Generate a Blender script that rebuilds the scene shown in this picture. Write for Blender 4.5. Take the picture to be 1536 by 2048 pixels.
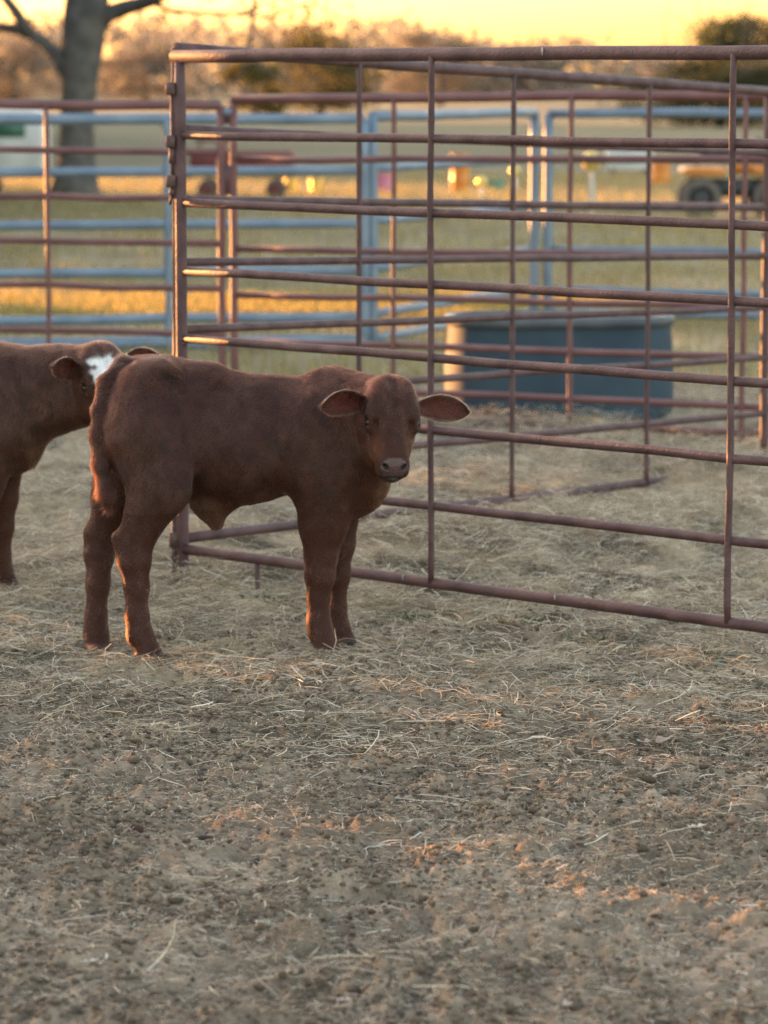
import bpy, math, random
import numpy as np
from mathutils import Vector, Matrix

for o in list(bpy.data.objects):
    bpy.data.objects.remove(o)
scene = bpy.context.scene
COL = scene.collection
random.seed(7)
rng = np.random.default_rng(7)

# ------------------------------------------------------------------ camera
F_PX = 7100.0                       # focal length in pixels of the 1536x2048 photograph
PITCH = math.atan((1024 - 165) / F_PX)
CAM_Z = 1.6
cam_d = bpy.data.cameras.new('camera')
cam = bpy.data.objects.new('camera', cam_d)
COL.objects.link(cam)
cam.location = (0, 0, CAM_Z)
cam.rotation_euler = (math.pi / 2 - PITCH, 0, 0)
cam_d.sensor_fit = 'VERTICAL'
cam_d.sensor_height = 36.0
cam_d.lens = 36.0 * F_PX / 2048
cam_d.clip_start = 0.1
cam_d.clip_end = 5000
cam_d.dof.use_dof = True
cam_d.dof.focus_distance = 8.75
cam_d.dof.aperture_fstop = cam_d.lens / 26.0      # aperture of 26 mm
scene.camera = cam

# ------------------------------------------------------------------ world, sun, exposure
SUN_AZ = math.radians(44.6)           # to the left of the view direction
SUN_EL = math.radians(5)
S2 = np.array([-math.sin(SUN_AZ), math.cos(SUN_AZ)])
U2 = np.array([math.cos(SUN_AZ), math.sin(SUN_AZ)])
world = bpy.data.worlds.new('World')
scene.world = world
world.use_nodes = True
nt = world.node_tree
bg = nt.nodes['Background']
sky = nt.nodes.new('ShaderNodeTexSky')
sky.sky_type = 'NISHITA'
sky.sun_disc = False
sky.sun_elevation = SUN_EL
sky.sun_rotation = -SUN_AZ
sky.air_density = 1.0
sky.dust_density = 2.5
sky.ozone_density = 1.0
wb = nt.nodes.new('ShaderNodeVectorMath'); wb.operation = 'MULTIPLY'      # white balance of the daylight
wb.inputs[1].default_value = (1.075, .945, .885)
hs_ = nt.nodes.new('ShaderNodeHueSaturation'); hs_.inputs['Saturation'].default_value = .92
nt.links.new(sky.outputs[0], hs_.inputs['Color'])
nt.links.new(hs_.outputs[0], wb.inputs[0])
nt.links.new(wb.outputs[0], bg.inputs[0])
bg.inputs[1].default_value = 0.15
sun_d = bpy.data.lights.new('sun', 'SUN')
sun = bpy.data.objects.new('sun', sun_d)
COL.objects.link(sun)
sun_d.energy = 3.0
sun_d.angle = math.radians(0.5)
sun_d.color = (1.0, 0.42, 0.13)
sdir = Vector((S2[0] * math.cos(SUN_EL), S2[1] * math.cos(SUN_EL), math.sin(SUN_EL)))
sun.rotation_euler = sdir.to_track_quat('Z', 'Y').to_euler()
sun.location = sdir * 50
scene.view_settings.view_transform = 'Standard'
scene.view_settings.look = 'None'
scene.view_settings.gamma = 1
scene.view_settings.exposure = 3.2
scene.cycles.max_bounces = 8
scene.cycles.use_denoising = True
scene.cycles.denoising_prefilter = 'NONE'
scene.cycles.use_adaptive_sampling = False

# ------------------------------------------------------------------ helpers
CA, SA = math.cos(PITCH), math.sin(PITCH)


def W(px, py, Y):
    """photo pixel + distance along the view -> world point"""
    cx, cy = (px - 768) / F_PX, (1024 - py) / F_PX
    s = Y / (CA + cy * SA)
    return np.array([cx * s, Y, CAM_Z + (-SA + cy * CA) * s])


def G(px, py, z=0.0):
    """photo pixel -> point on level z"""
    cx, cy = (px - 768) / F_PX, (1024 - py) / F_PX
    s = (z - CAM_Z) / (-SA + cy * CA)
    return np.array([cx * s, (CA + cy * SA) * s, z])


TAB = rng.random((64, 64, 64)).astype(np.float32)


def vn(x, y, z=0.0):
    """value noise 0..1"""
    x, y, z = np.broadcast_arrays(np.asarray(x, float), np.asarray(y, float), np.asarray(z, float))
    xi, yi, zi = np.floor(x).astype(int), np.floor(y).astype(int), np.floor(z).astype(int)
    fx, fy, fz = x - xi, y - yi, z - zi
    fx, fy, fz = fx * fx * (3 - 2 * fx), fy * fy * (3 - 2 * fy), fz * fz * (3 - 2 * fz)
    xi &= 63; yi &= 63; zi &= 63
    x1, y1, z1 = (xi + 1) & 63, (yi + 1) & 63, (zi + 1) & 63
    a = TAB[xi, yi, zi] * (1 - fx) + TAB[x1, yi, zi] * fx
    b = TAB[xi, y1, zi] * (1 - fx) + TAB[x1, y1, zi] * fx
    c = TAB[xi, yi, z1] * (1 - fx) + TAB[x1, yi, z1] * fx
    d = TAB[xi, y1, z1] * (1 - fx) + TAB[x1, y1, z1] * fx
    return (a * (1 - fy) + b * fy) * (1 - fz) + (c * (1 - fy) + d * fy) * fz


def smooth(e0, e1, x):
    t = np.clip((x - e0) / (e1 - e0), 0, 1)
    return t * t * (3 - 2 * t)


def new_mesh(name, V, quads=None, tris=None, mat=None, parent=None, col=None, smooth_sh=True, mats=None, midx=None):
    V = np.asarray(V, np.float32)
    me = bpy.data.meshes.new(name)
    me.vertices.add(len(V))
    me.vertices.foreach_set('co', V.ravel())
    nq = 0 if quads is None else len(quads)
    n3 = 0 if tris is None else len(tris)
    loops = []
    if nq: loops.append(np.asarray(quads, np.int32).ravel())
    if n3: loops.append(np.asarray(tris, np.int32).ravel())
    loops = np.concatenate(loops)
    me.loops.add(len(loops))
    me.loops.foreach_set('vertex_index', loops)
    me.polygons.add(nq + n3)
    starts = np.concatenate([np.arange(nq) * 4, nq * 4 + np.arange(n3) * 3]).astype(np.int32)
    me.polygons.foreach_set('loop_start', starts)
    me.polygons.foreach_set('use_smooth', np.full(nq + n3, smooth_sh, bool))
    for m in (mats or ([mat] if mat else [])):
        me.materials.append(m)
    if midx is not None:
        me.polygons.foreach_set('material_index', np.asarray(midx, np.int32))
    if col is not None:
        at = me.attributes.new('tint', 'FLOAT_COLOR', 'POINT')
        c = np.ones((len(V), 4), np.float32)
        c[:, :3] = col
        at.data.foreach_set('color', c.ravel())
    me.update(calc_edges=True)
    me.validate()
    ob = bpy.data.objects.new(name, me)
    COL.objects.link(ob)
    if parent: ob.parent = parent
    return ob


def tag(o, label=None, cat=None, group=None, kind=None):
    if label: o['label'] = label
    if cat: o['category'] = cat
    if group: o['group'] = group
    if kind: o['kind'] = kind
    return o


def thing(name, label, cat, loc=(0, 0, 0), group=None, rz=0.0):
    o = bpy.data.objects.new(name, None)
    o.empty_display_size = 0.1
    COL.objects.link(o)
    o.location = loc
    o.rotation_euler.z = rz
    return tag(o, label, cat, group)


class MB:
    """collects shapes into one mesh"""
    def __init__(s): s.V, s.Q, s.T, s.n = [], [], [], 0

    def add(s, V, Q=None, T=None):
        s.V.append(np.asarray(V, float))
        if Q is not None and len(Q): s.Q.append(np.asarray(Q) + s.n)
        if T is not None and len(T): s.T.append(np.asarray(T) + s.n)
        s.n += len(V)
        return s

    def tube(s, pts, r, seg=10, cap=True):
        pts = [Vector(p) for p in pts]
        n = len(pts)
        rs = r if hasattr(r, '__len__') else [r] * n
        V, Q, T = [], [], []
        up = None
        for i, p in enumerate(pts):
            d = (pts[min(i + 1, n - 1)] - pts[max(i - 1, 0)]).normalized()
            if up is None:
                up = Vector((0, 0, 1)) if abs(d.z) < 0.9 else Vector((1, 0, 0))
            a = d.cross(up).normalized(); b = a.cross(d).normalized(); up = b
            for k in range(seg):
                t = 2 * math.pi * k / seg
                V.append(p + (a * math.cos(t) + b * math.sin(t)) * rs[i])
        for i in range(n - 1):
            for k in range(seg):
                k2 = (k + 1) % seg
                Q.append((i * seg + k, i * seg + k2, (i + 1) * seg + k2, (i + 1) * seg + k))
        if cap:
            V.append(pts[0]); V.append(pts[-1])
            a, b = n * seg, n * seg + 1
            for k in range(seg):
                k2 = (k + 1) % seg
                T.append((a, k2, k)); T.append((b, (n - 1) * seg + k, (n - 1) * seg + k2))
        return s.add([tuple(v) for v in V], Q, T)

    def box(s, c, size, rz=0.0, bev=0.0):
        x, y, z = [q / 2 for q in size]
        b = min(bev, x * .8, y * .8, z * .8)
        if b <= 0:
            V = [(i, j, k) for k in (-z, z) for i, j in ((-x, -y), (x, -y), (x, y), (-x, y))]
            Q = [(3, 2, 1, 0), (4, 5, 6, 7), (0, 1, 5, 4), (1, 2, 6, 5), (2, 3, 7, 6), (3, 0, 4, 7)]
        else:
            V, Q = [], []
            prof = [(-z, b), (-z + b, 0), (z - b, 0), (z, b)]
            for zz, ins in prof:
                xx, yy = x - ins, y - ins
                cb = b
                for px, py in ((-xx + cb, -yy), (xx - cb, -yy), (xx, -yy + cb), (xx, yy - cb), (xx - cb, yy), (-xx + cb, yy), (-xx, yy - cb), (-xx, -yy + cb)):
                    V.append((px, py, zz))
            for i in range(3):
                for k in range(8):
                    Q.append((i * 8 + k, i * 8 + (k + 1) % 8, (i + 1) * 8 + (k + 1) % 8, (i + 1) * 8 + k))
            for base, rev in ((0, True), (24, False)):
                for q in ((0, 1, 2, 3), (0, 3, 4, 7), (4, 5, 6, 7)):
                    q = [base + t for t in q]
                    Q.append(tuple(reversed(q)) if rev else tuple(q))
        V = np.array(V, float)
        cr, sr = math.cos(rz), math.sin(rz)
        V = np.stack([V[:, 0] * cr - V[:, 1] * sr, V[:, 0] * sr + V[:, 1] * cr, V[:, 2]], 1) + np.array(c)
        return s.add(V, Q)

    def lathe(s, prof, c=(0, 0, 0), seg=24, sx=1.0, sy=1.0):
        V, Q, T = [], [], []
        for r, z in prof:
            for k in range(seg):
                t = 2 * math.pi * k / seg
                V.append((c[0] + r * math.cos(t) * sx, c[1] + r * math.sin(t) * sy, c[2] + z))
        for i in range(len(prof) - 1):
            for k in range(seg):
                k2 = (k + 1) % seg
                Q.append((i * seg + k, i * seg + k2, (i + 1) * seg + k2, (i + 1) * seg + k))
        return s.add(V, Q)

    def ball(s, c, r, seg=12, rings=8):
        r = r if hasattr(r, '__len__') else (r, r, r)
        V, Q, T = [(c[0], c[1], c[2] + r[2])], [], []
        for i in range(1, rings):
            a = math.pi * i / rings
            for k in range(seg):
                t = 2 * math.pi * k / seg
                V.append((c[0] + r[0] * math.sin(a) * math.cos(t), c[1] + r[1] * math.sin(a) * math.sin(t), c[2] + r[2] * math.cos(a)))
        V.append((c[0], c[1], c[2] - r[2]))
        for k in range(seg):
            k2 = (k + 1) % seg
            T.append((0, 1 + k, 1 + k2))
            T.append((len(V) - 1, 1 + (rings - 2) * seg + k2, 1 + (rings - 2) * seg + k))
            for i in range(rings - 2):
                Q.append((1 + i * seg + k, 1 + (i + 1) * seg + k, 1 + (i + 1) * seg + k2, 1 + i * seg + k2))
        return s.add(V, Q, T)

    def build(s, name, mat, parent=None, smooth_sh=True, origin=None):
        V = np.concatenate(s.V)
        Q = np.concatenate(s.Q) if s.Q else None
        T = np.concatenate(s.T) if s.T else None
        return new_mesh(name, V, Q, T, mat, parent, smooth_sh=smooth_sh)


def mat_new(name):
    m = bpy.data.materials.new(name)
    m.use_nodes = True
    return m, m.node_tree, m.node_tree.nodes['Principled BSDF']


def mat_noise(name, c1, c2, scale=8.0, rough=0.6, metal=0.0, bump=0.0, bscale=60.0, detail=6, spec=0.5, lo=.35, hi=.65):
    """two-tone noise colour, rough/bump variation"""
    m, t, b = mat_new(name)
    tc = t.nodes.new('ShaderNodeTexCoord')
    n = t.nodes.new('ShaderNodeTexNoise')
    n.inputs['Scale'].default_value = scale
    n.inputs['Detail'].default_value = detail
    r = t.nodes.new('ShaderNodeValToRGB')
    r.color_ramp.elements[0].color = (*c1, 1); r.color_ramp.elements[0].position = lo
    r.color_ramp.elements[1].color = (*c2, 1); r.color_ramp.elements[1].position = hi
    t.links.new(tc.outputs['Object'], n.inputs['Vector'])
    t.links.new(n.outputs['Fac'], r.inputs['Fac'])
    t.links.new(r.outputs['Color'], b.inputs['Base Color'])
    b.inputs['Roughness'].default_value = rough
    b.inputs['Metallic'].default_value = metal
    b.inputs['Specular IOR Level'].default_value = spec
    if bump:
        n2 = t.nodes.new('ShaderNodeTexNoise'); n2.inputs['Scale'].default_value = bscale; n2.inputs['Detail'].default_value = 5
        bp = t.nodes.new('ShaderNodeBump'); bp.inputs['Strength'].default_value = bump; bp.inputs['Distance'].default_value = 0.01
        t.links.new(tc.outputs['Object'], n2.inputs['Vector'])
        t.links.new(n2.outputs['Fac'], bp.inputs['Height'])
        t.links.new(bp.outputs['Normal'], b.inputs['Normal'])
    return m


def mat_tint(name, rough=0.8, spec=0.3, trans=0.0, bump=0.0, bscale=80.0, vary=0.0, vscale=20.0):
    """colour from the mesh's own tint attribute (natural tones, some with painted light)"""
    m, t, b = mat_new(name)
    a = t.nodes.new('ShaderNodeAttribute'); a.attribute_name = 'tint'
    out = a.outputs['Color']
    tc = t.nodes.new('ShaderNodeTexCoord')
    if vary:
        n = t.nodes.new('ShaderNodeTexNoise'); n.inputs['Scale'].default_value = vscale; n.inputs['Detail'].default_value = 8; n.inputs['Roughness'].default_value = .7
        mr = t.nodes.new('ShaderNodeMapRange')
        mr.inputs['From Min'].default_value = .3; mr.inputs['From Max'].default_value = .7
        mr.inputs['To Min'].default_value = 1 - vary; mr.inputs['To Max'].default_value = 1 + vary
        mx = t.nodes.new('ShaderNodeVectorMath'); mx.operation = 'SCALE'
        t.links.new(tc.outputs['Object'], n.inputs['Vector'])
        t.links.new(n.outputs['Fac'], mr.inputs['Value'])
        t.links.new(out, mx.inputs[0]); t.links.new(mr.outputs['Result'], mx.inputs['Scale'])
        out = mx.outputs['Vector']
    t.links.new(out, b.inputs['Base Color'])
    b.inputs['Roughness'].default_value = rough
    b.inputs['Specular IOR Level'].default_value = spec
    if bump:
        n2 = t.nodes.new('ShaderNodeTexNoise'); n2.inputs['Scale'].default_value = bscale; n2.inputs['Detail'].default_value = 8
        bp = t.nodes.new('ShaderNodeBump'); bp.inputs['Strength'].default_value = bump; bp.inputs['Distance'].default_value = 0.01
        t.links.new(tc.outputs['Object'], n2.inputs['Vector'])
        t.links.new(n2.outputs['Fac'], bp.inputs['Height'])
        t.links.new(bp.outputs['Normal'], b.inputs['Normal'])
    if trans:
        tr = t.nodes.new('ShaderNodeBsdfTranslucent'); mix = t.nodes.new('ShaderNodeMixShader')
        t.links.new(out, tr.inputs['Color'])
        mix.inputs['Fac'].default_value = trans
        o = t.nodes['Material Output']
        t.links.new(b.outputs[0], mix.inputs[1]); t.links.new(tr.outputs[0], mix.inputs[2])
        t.links.new(mix.outputs[0], o.inputs['Surface'])
    return m


M_gate = mat_noise('brown_red_gate_paint', (.058, .027, .030), (.112, .060, .061), 12, .62, 0, .35, 110, spec=.45)
M_gate_far = mat_noise('red_panel_paint', (.12, .045, .045), (.17, .075, .072), 6, .5, spec=.5)
M_hinge = mat_noise('dull_hinge_steel', (.07, .04, .036), (.14, .085, .075), 40, .6, .3, .3, 200)
M_blue = mat_noise('blue_grey_panel_paint', (.12, .17, .23), (.18, .235, .30), 5, .45, .1, spec=.5)
M_rubber = mat_noise('dark_blue_black_plastic', (.030, .052, .076), (.046, .074, .100), 4, .75, 0, .1, 40, spec=.25)
M_chip = mat_noise('bare_metal_scuff', (.25, .22, .21), (.38, .35, .33), 60, .5)

# ------------------------------------------------------------------ ground
FEET = np.array([G(300, 1318)[:2], G(196, 1302)[:2], G(660, 1310)[:2], G(690, 1284)[:2]])
def hayness(x, y):
    """0 = trampled dirt in front, 1 = thick loose hay"""
    b = smooth(8.2, 10.2, y + .9 * (vn(x * 1.3 + 5, y * 1.3) - .5)) * (1 - smooth(17.0, 19.0, y))
    dirt = np.exp(-((x - .42) ** 2 / .18 + (y - 10.15) ** 2 / .05))
    return np.clip(b * (1 - .8 * dirt), 0, 1)


def off_rail(x, y):
    """0 along the bottom rail of the second panel, which lies clear of the hay"""
    t = np.clip(((x + .66) * 1.893 + (y - 11.46) * 2.84) / 11.65, 0, .86)
    return smooth(.04, .30, np.hypot(x + .66 - 1.893 * t, y - 11.46 - 2.84 * t))


def gh(x, y, fine=True):
    x = np.asarray(x, float); y = np.asarray(y, float)
    far = 1 - smooth(17, 24, y)
    offB = off_rail(x, y)
    z = -.035 * (1 - offB) + .018 * (vn(x * 1.1 + 3, y * 1.1) - .5)
    z += .065 * np.exp(-((x + .55) ** 2 + (y - 11.75) ** 2) / .35)
    z += .05 * np.exp(-((x - .15) ** 2 / .12 + (y - 11.9) ** 2 / .2)) + .06 * np.exp(-((x - 1.45) ** 2 + (y - 14.4) ** 2) / .2)
    z += .05 * offB * np.exp(-((x - .75) ** 2 / .3 + (y - 12.6) ** 2 / .3)) + .04 * np.exp(-((x + 1.0) ** 2 / .3 + (y - 13.4) ** 2 / .3))
    z += .030 * np.exp(-((x - .36) ** 2 / .02 + (y - 10.2) ** 2 / .02))
    z += .02 * (vn(x * 2.6 + 9, y * 2.6 + 1) - .5) * far
    h = hayness(x, y)
    a = (1 - .45 * h) * far
    if fine:
        n1 = vn(x * 7, y * 7 + 11); n2 = vn(x * 17 + 3, y * 17); n3 = vn(x * 38, y * 38 + 7)
        z += a * (.028 * (n1 - .5) + .034 * np.abs(n2 - .5) * 2 * n1 + .024 * (n3 - .5) * (0.3 + n2))
        z += a * .012 * (vn(x * 75 + 1, y * 75) - .5)
        z += h * far * offB * .075 * (vn(x * 3.2 + 8, y * 2.6) - .5) * smooth(10.2, 11.2, y) + h * far * (.3 + .7 * offB) * .045 * (vn(x * 8, y * 7 + 5) - .5) * smooth(9.5, 11, y)
        # hoof dents
        d = vn(x * 3.3 + 20, y * 3.3 + 4)
        z -= a * .034 * smooth(.72, .84, d)
    # trodden flat under the hooves
    dF = np.min([(x - f[0]) ** 2 + (y - f[1]) ** 2 for f in FEET], 0)
    z = z * (1 - np.exp(-dF / .012)) - .006 * np.exp(-dF / .012)
    return z


def graded(lo, hi, f0, f1, step, g):
    a = list(np.arange(f0, f1, step))
    s, v = step, a[-1]
    while v < hi:
        s *= g; v += s; a.append(v)
    s, v, pre = step, a[0], []
    while v > lo:
        s *= g; v -= s; pre.append(v)
    return np.array(pre[::-1] + a)


gx = graded(-900, 900, -1.25, 1.25, .0095, 1.055)
gy = np.concatenate([graded(-60, 5.3, 5.2, 5.3, .02, 1.12)[:-1][:1], []])
ys, v, s = [], 5.3, .0095
while v < 1500:
    ys.append(v)
    s = .0095 if v < 8 else (.0095 + (v - 8) * .0022 if v < 19 else (v - 19) * .02 + .034)
    v += s
pre, v, s = [], 5.3, .012
while v > -60:
    s *= 1.12; v -= s; pre.append(v)
gy = np.array(pre[::-1] + ys)
XX, YY = np.meshgrid(gx, gy, indexing='ij')
ZZ = gh(XX, YY)
nx, ny = XX.shape
idx = np.arange(nx * ny).reshape(nx, ny)
Q = np.stack([idx[:-1, :-1], idx[1:, :-1], idx[1:, 1:], idx[:-1, 1:]], -1).reshape(-1, 4)
x, y = XX.ravel(), YY.ravel()
h = hayness(x, y)[:, None]
soil = np.array([.225, .172, .122]) * (0.55 + .9 * vn(x * 5, y * 5 + 2) * vn(x * 23, y * 23))[:, None] * 1.25
hay = np.array([.31, .245, .160]) * (0.30 + 1.35 * smooth(.2, .75, vn(x * 6 + 3, y * 5)) * (.5 + .5 * vn(x * 19, y * 15 + 6)))[:, None]
past_n = vn(x * .35, y * .18 + 8)[:, None]
green = np.array([.20, .19, .125]); tan = np.array([.30, .25, .16])
past = green * (1 - smooth(.35, .65, past_n)) + tan * smooth(.35, .65, past_n)
past = past * (.7 + .6 * vn(x * 2.1, y * 1.1)[:, None])
dry = np.array([.14, .135, .085]) * (.8 + .4 * vn(x * .2, y * .07)[:, None])
pf = smooth(17.5, 20, y)[:, None]
ff = smooth(45, 75, y)[:, None]
col = soil * (1 - h) + hay * h
col = col * (1 - pf) + past * pf
col = col * (1 - ff) + dry * ff
M_ground = mat_tint('soil_and_pasture', .95, .15, 0, .6, 140, .35, 55)
g = new_mesh('ground', np.stack([x, y, ZZ.ravel()], 1), Q, None, M_ground, col=col)
tag(g, 'trampled brown dirt yard with hay scraps running back to pasture', None, None, 'structure')

# ------------------------------------------------------------------ loose straw, chaff, clods, grass
M_straw = mat_tint('dry_straw', .7, .3, .25)
M_clod = mat_tint('soil_crumbs', .95, .15, 0, .5, 200)


def ribbons(P, yaw, L, w, col, lift, curl, segs=3, pitch=None):
    """thin bent ribbons; all arrays of length n"""
    n = len(P)
    t = np.linspace(-.5, .5, segs + 1)
    d = np.stack([np.cos(yaw), np.sin(yaw), np.zeros(n)], 1)
    sd = np.stack([-np.sin(yaw), np.cos(yaw), np.zeros(n)], 1)
    pitch = np.zeros(n) if pitch is None else pitch
    roll = rng.uniform(-.9, .9, n)
    wv = sd * np.cos(roll)[:, None] + np.array([0, 0, 1.0]) * np.sin(roll)[:, None]
    V = np.zeros((n, segs + 1, 2, 3))
    for i, tt in enumerate(t):
        c = P + d * (tt * L * np.cos(pitch))[:, None] + sd * (curl * L * (tt * tt * 4 - .5) * .5)[:, None]
        c[:, 2] += tt * L * np.sin(pitch) + lift * L * (.25 - tt * tt) * rng.uniform(.2, 1.3, n)
        ww = w * (1 - .35 * abs(tt) * 2)
        V[:, i, 0] = c - wv * ww[:, None] * .5
        V[:, i, 1] = c + wv * ww[:, None] * .5
    base = (np.arange(n) * (segs + 1) * 2)[:, None]
    q = []
    for i in range(segs):
        q.append(np.stack([base[:, 0] + 2 * i, base[:, 0] + 2 * i + 1, base[:, 0] + 2 * i + 3, base[:, 0] + 2 * i + 2], 1))
    q = np.stack(q, 1).reshape(-1, 4)
    c = np.repeat(col, (segs + 1) * 2, 0)
    return V.reshape(-1, 3), q, c


def sample_xy(n, y0, y1, margin=1.5, keep=None):
    X, Y = [], []
    tot = 0
    while tot < n:
        m = n * 2
        yy = np.sqrt(rng.uniform(y0 * y0, y1 * y1, m))
        xx = rng.uniform(-1, 1, m) * yy * .1085 * margin
        c_ = clear_feet(xx, yy) | (rng.random(m) < .25)
        xx, yy = xx[c_], yy[c_]
        if keep is not None:
            k = rng.random(len(xx)) < keep(xx, yy)
            xx, yy = xx[k], yy[k]
        X.append(xx); Y.append(yy); tot += len(xx)
    return np.concatenate(X)[:n], np.concatenate(Y)[:n]


def straw_col(n, dark=0.0):
    pal = np.array([[.68, .59, .44], [.52, .44, .31], [.36, .29, .20], [.80, .73, .60], [.19, .145, .10], [.46, .40, .31]])
    p = np.array([.20, .26, .20, .08, .14, .12])
    k = rng.choice(6, n, p=p / p.sum())
    return pal[k] * rng.uniform(.7, 1.15, (n, 1)) * (1 - dark)


def clear_feet(x, y): return np.min([np.hypot((x - f[0]) / 1.3, y - f[1]) for f in FEET], 0) > .06


parts = []
# long straws scattered on the dirt, clustered by a soft noise
n = 7600
x, y = sample_xy(n, 5.4, 10.5, keep=lambda a, b: .15 + .85 * smooth(.35, .7, vn(a * 2.2, b * 2.2)))
P = np.stack([x, y, gh(x, y) + .004], 1)
parts.append(ribbons(P, rng.uniform(0, 6.28, n), rng.lognormal(-3.0, .6, n), rng.uniform(.001, .0032, n), straw_col(n), rng.uniform(0, .3, n), rng.normal(0, .13, n), 4, rng.normal(0, .08, n)))
# short chaff
n = 180000
x, y = sample_xy(n, 5.3, 10.5, keep=lambda a, b: .3 + .7 * smooth(.3, .7, vn(a * 4 + 7, b * 4)))
P = np.stack([x, y, gh(x, y) + .003], 1)
parts.append(ribbons(P, rng.uniform(0, 6.28, n), rng.lognormal(-4.25, .5, n), rng.uniform(.0008, .0030, n), straw_col(n, .12), rng.uniform(0, .3, n), rng.normal(0, .2, n), 1, rng.normal(0, .22, n)))
# loose hay around calf and gates
n = 165000
x, y = sample_xy(n, 8.0, 18.0, 1.35, keep=lambda a, b: hayness(a, b) * (.45 + .55 * smooth(.25, .65, vn(a * 3, b * 3 + 3))) * np.where(b < 12.5, .9, .75) * (.2 + .8 * off_rail(a, b)))
up = rng.random(n) ** 2 * .065 * (.2 + 1.3 * vn(x * 4, y * 4)) * (.35 + .65 * smooth(10.2, 11.2, y))
P = np.stack([x, y, gh(x, y) + .004 + up], 1)
parts.append(ribbons(P, rng.uniform(0, 6.28, n), rng.lognormal(-2.75, .45, n), rng.uniform(.0012, .0034, n), straw_col(n, .05), rng.uniform(0, .5, n), rng.normal(0, .35, n), 3, rng.normal(0, .22, n)))
off, VV, QQ, CC = 0, [], [], []
for v_, q_, c_ in parts:
    VV.append(v_); QQ.append(q_ + off); CC.append(c_); off += len(v_)
o = new_mesh('loose_hay', np.concatenate(VV), np.concatenate(QQ), None, M_straw, col=np.concatenate(CC), smooth_sh=False)
tag(o, 'pale dry hay and chaff strewn over the dirt and piled by the gates', 'hay', None, 'stuff')

# soil crumbs
ico = np.array([[0, 0, 1], *[[.894 * math.cos(i * 1.2566), .894 * math.sin(i * 1.2566), .447] for i in range(5)],
                *[[.894 * math.cos(i * 1.2566 + .628), .894 * math.sin(i * 1.2566 + .628), -.447] for i in range(5)], [0, 0, -1]])
icf = [(0, 1 + i, 1 + (i + 1) % 5) for i in range(5)] + [(1 + i, 6 + i, 1 + (i + 1) % 5) for i in range(5)] + \
      [(1 + (i + 1) % 5, 6 + i, 6 + (i + 1) % 5) for i in range(5)] + [(11, 6 + (i + 1) % 5, 6 + i) for i in range(5)]
n = 70000
x, y = sample_xy(n, 5.3, 11.5, keep=lambda a, b: (1 - .75 * hayness(a, b)) * (.25 + .75 * smooth(.35, .7, vn(a * 3.1 + 2, b * 3.1 + 9))))
r = np.clip(rng.lognormal(-5.8, .55, n), .0012, .013)
V = ico[None] * (r[:, None, None] * rng.uniform(.65, 1.3, (n, 12, 1))) * np.stack([rng.uniform(.8, 1.5, n), rng.uniform(.8, 1.3, n), rng.uniform(.5, .9, n)], 1)[:, None]
a = rng.uniform(0, 6.28, n)
V = np.stack([V[..., 0] * np.cos(a)[:, None] - V[..., 1] * np.sin(a)[:, None], V[..., 0] * np.sin(a)[:, None] + V[..., 1] * np.cos(a)[:, None], V[..., 2]], -1)
V += np.stack([x, y, gh(x, y) + r * .2], 1)[:, None]
T = (np.array(icf)[None] + (np.arange(n) * 12)[:, None, None]).reshape(-1, 3)
c = np.array([.150, .116, .084]) * rng.uniform(.55, 1.35, (n, 1))
o = new_mesh('soil_crumbs', V.reshape(-1, 3), None, T, M_clod, col=np.repeat(c, 12, 0))
tag(o, 'small dark crumbs of dry soil and dung across the yard', 'soil crumbs', None, 'stuff')

# pasture grass beyond the pens
parts = []
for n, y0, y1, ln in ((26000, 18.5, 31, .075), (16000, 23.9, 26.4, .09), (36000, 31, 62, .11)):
    x, y = sample_xy(n, y0, y1, 1.15, keep=lambda a, b: .2 + .8 * vn(a * 1.2, b * .6))
    P = np.stack([x, y, gh(x, y, False) + ln * .4], 1)
    c = np.array([[.25, .235, .12]]) * rng.uniform(.6, 1.2, (n, 1)) + np.array([[.17, .10, .03]]) * rng.random((n, 1))
    if y0 == 23.9: c = np.array([[.44, .35, .12]]) * rng.uniform(.6, 1.2, (n, 1))      # sunlit strip: the low sun's gold painted into the blades
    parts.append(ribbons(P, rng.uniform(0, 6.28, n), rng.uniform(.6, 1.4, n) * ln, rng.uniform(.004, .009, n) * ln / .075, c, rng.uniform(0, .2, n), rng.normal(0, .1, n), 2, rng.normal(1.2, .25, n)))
off, VV, QQ, CC = 0, [], [], []
for v_, q_, c_ in parts:
    VV.append(v_); QQ.append(q_ + off); CC.append(c_); off += len(v_)
M_grass = mat_tint('dry_pasture_grass', .7, .2, .4)
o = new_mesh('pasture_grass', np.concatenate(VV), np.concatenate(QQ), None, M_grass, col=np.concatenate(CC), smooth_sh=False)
tag(o, 'short yellow green pasture grass beyond the pipe pens', 'grass', None, 'stuff')
# ------------------------------------------------------------------ pipe panels
def jit(p, k): return np.asarray(p) + rng.normal(0, k, 3)


def pipe(name, a, b, r, mat, parent, n=9, wob=.0012, seg=10, ends=0.0):
    a, b = np.asarray(a, float), np.asarray(b, float)
    d = (b - a) / np.linalg.norm(b - a)
    a = a - d * ends; b = b + d * ends
    pts = [a + (b - a) * t + (rng.normal(0, wob, 3) if 0 < t < 1 else 0) for t in np.linspace(0, 1, n)]
    m = MB().tube(pts, r, seg)
    return m.build(name, mat, parent)


def weld(mb, p, r):
    """lumpy weld bead"""
    V = ico * (r * rng.uniform(.8, 1.25, (12, 1))) + np.asarray(p)
    mb.add(V, None, icf)


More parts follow.
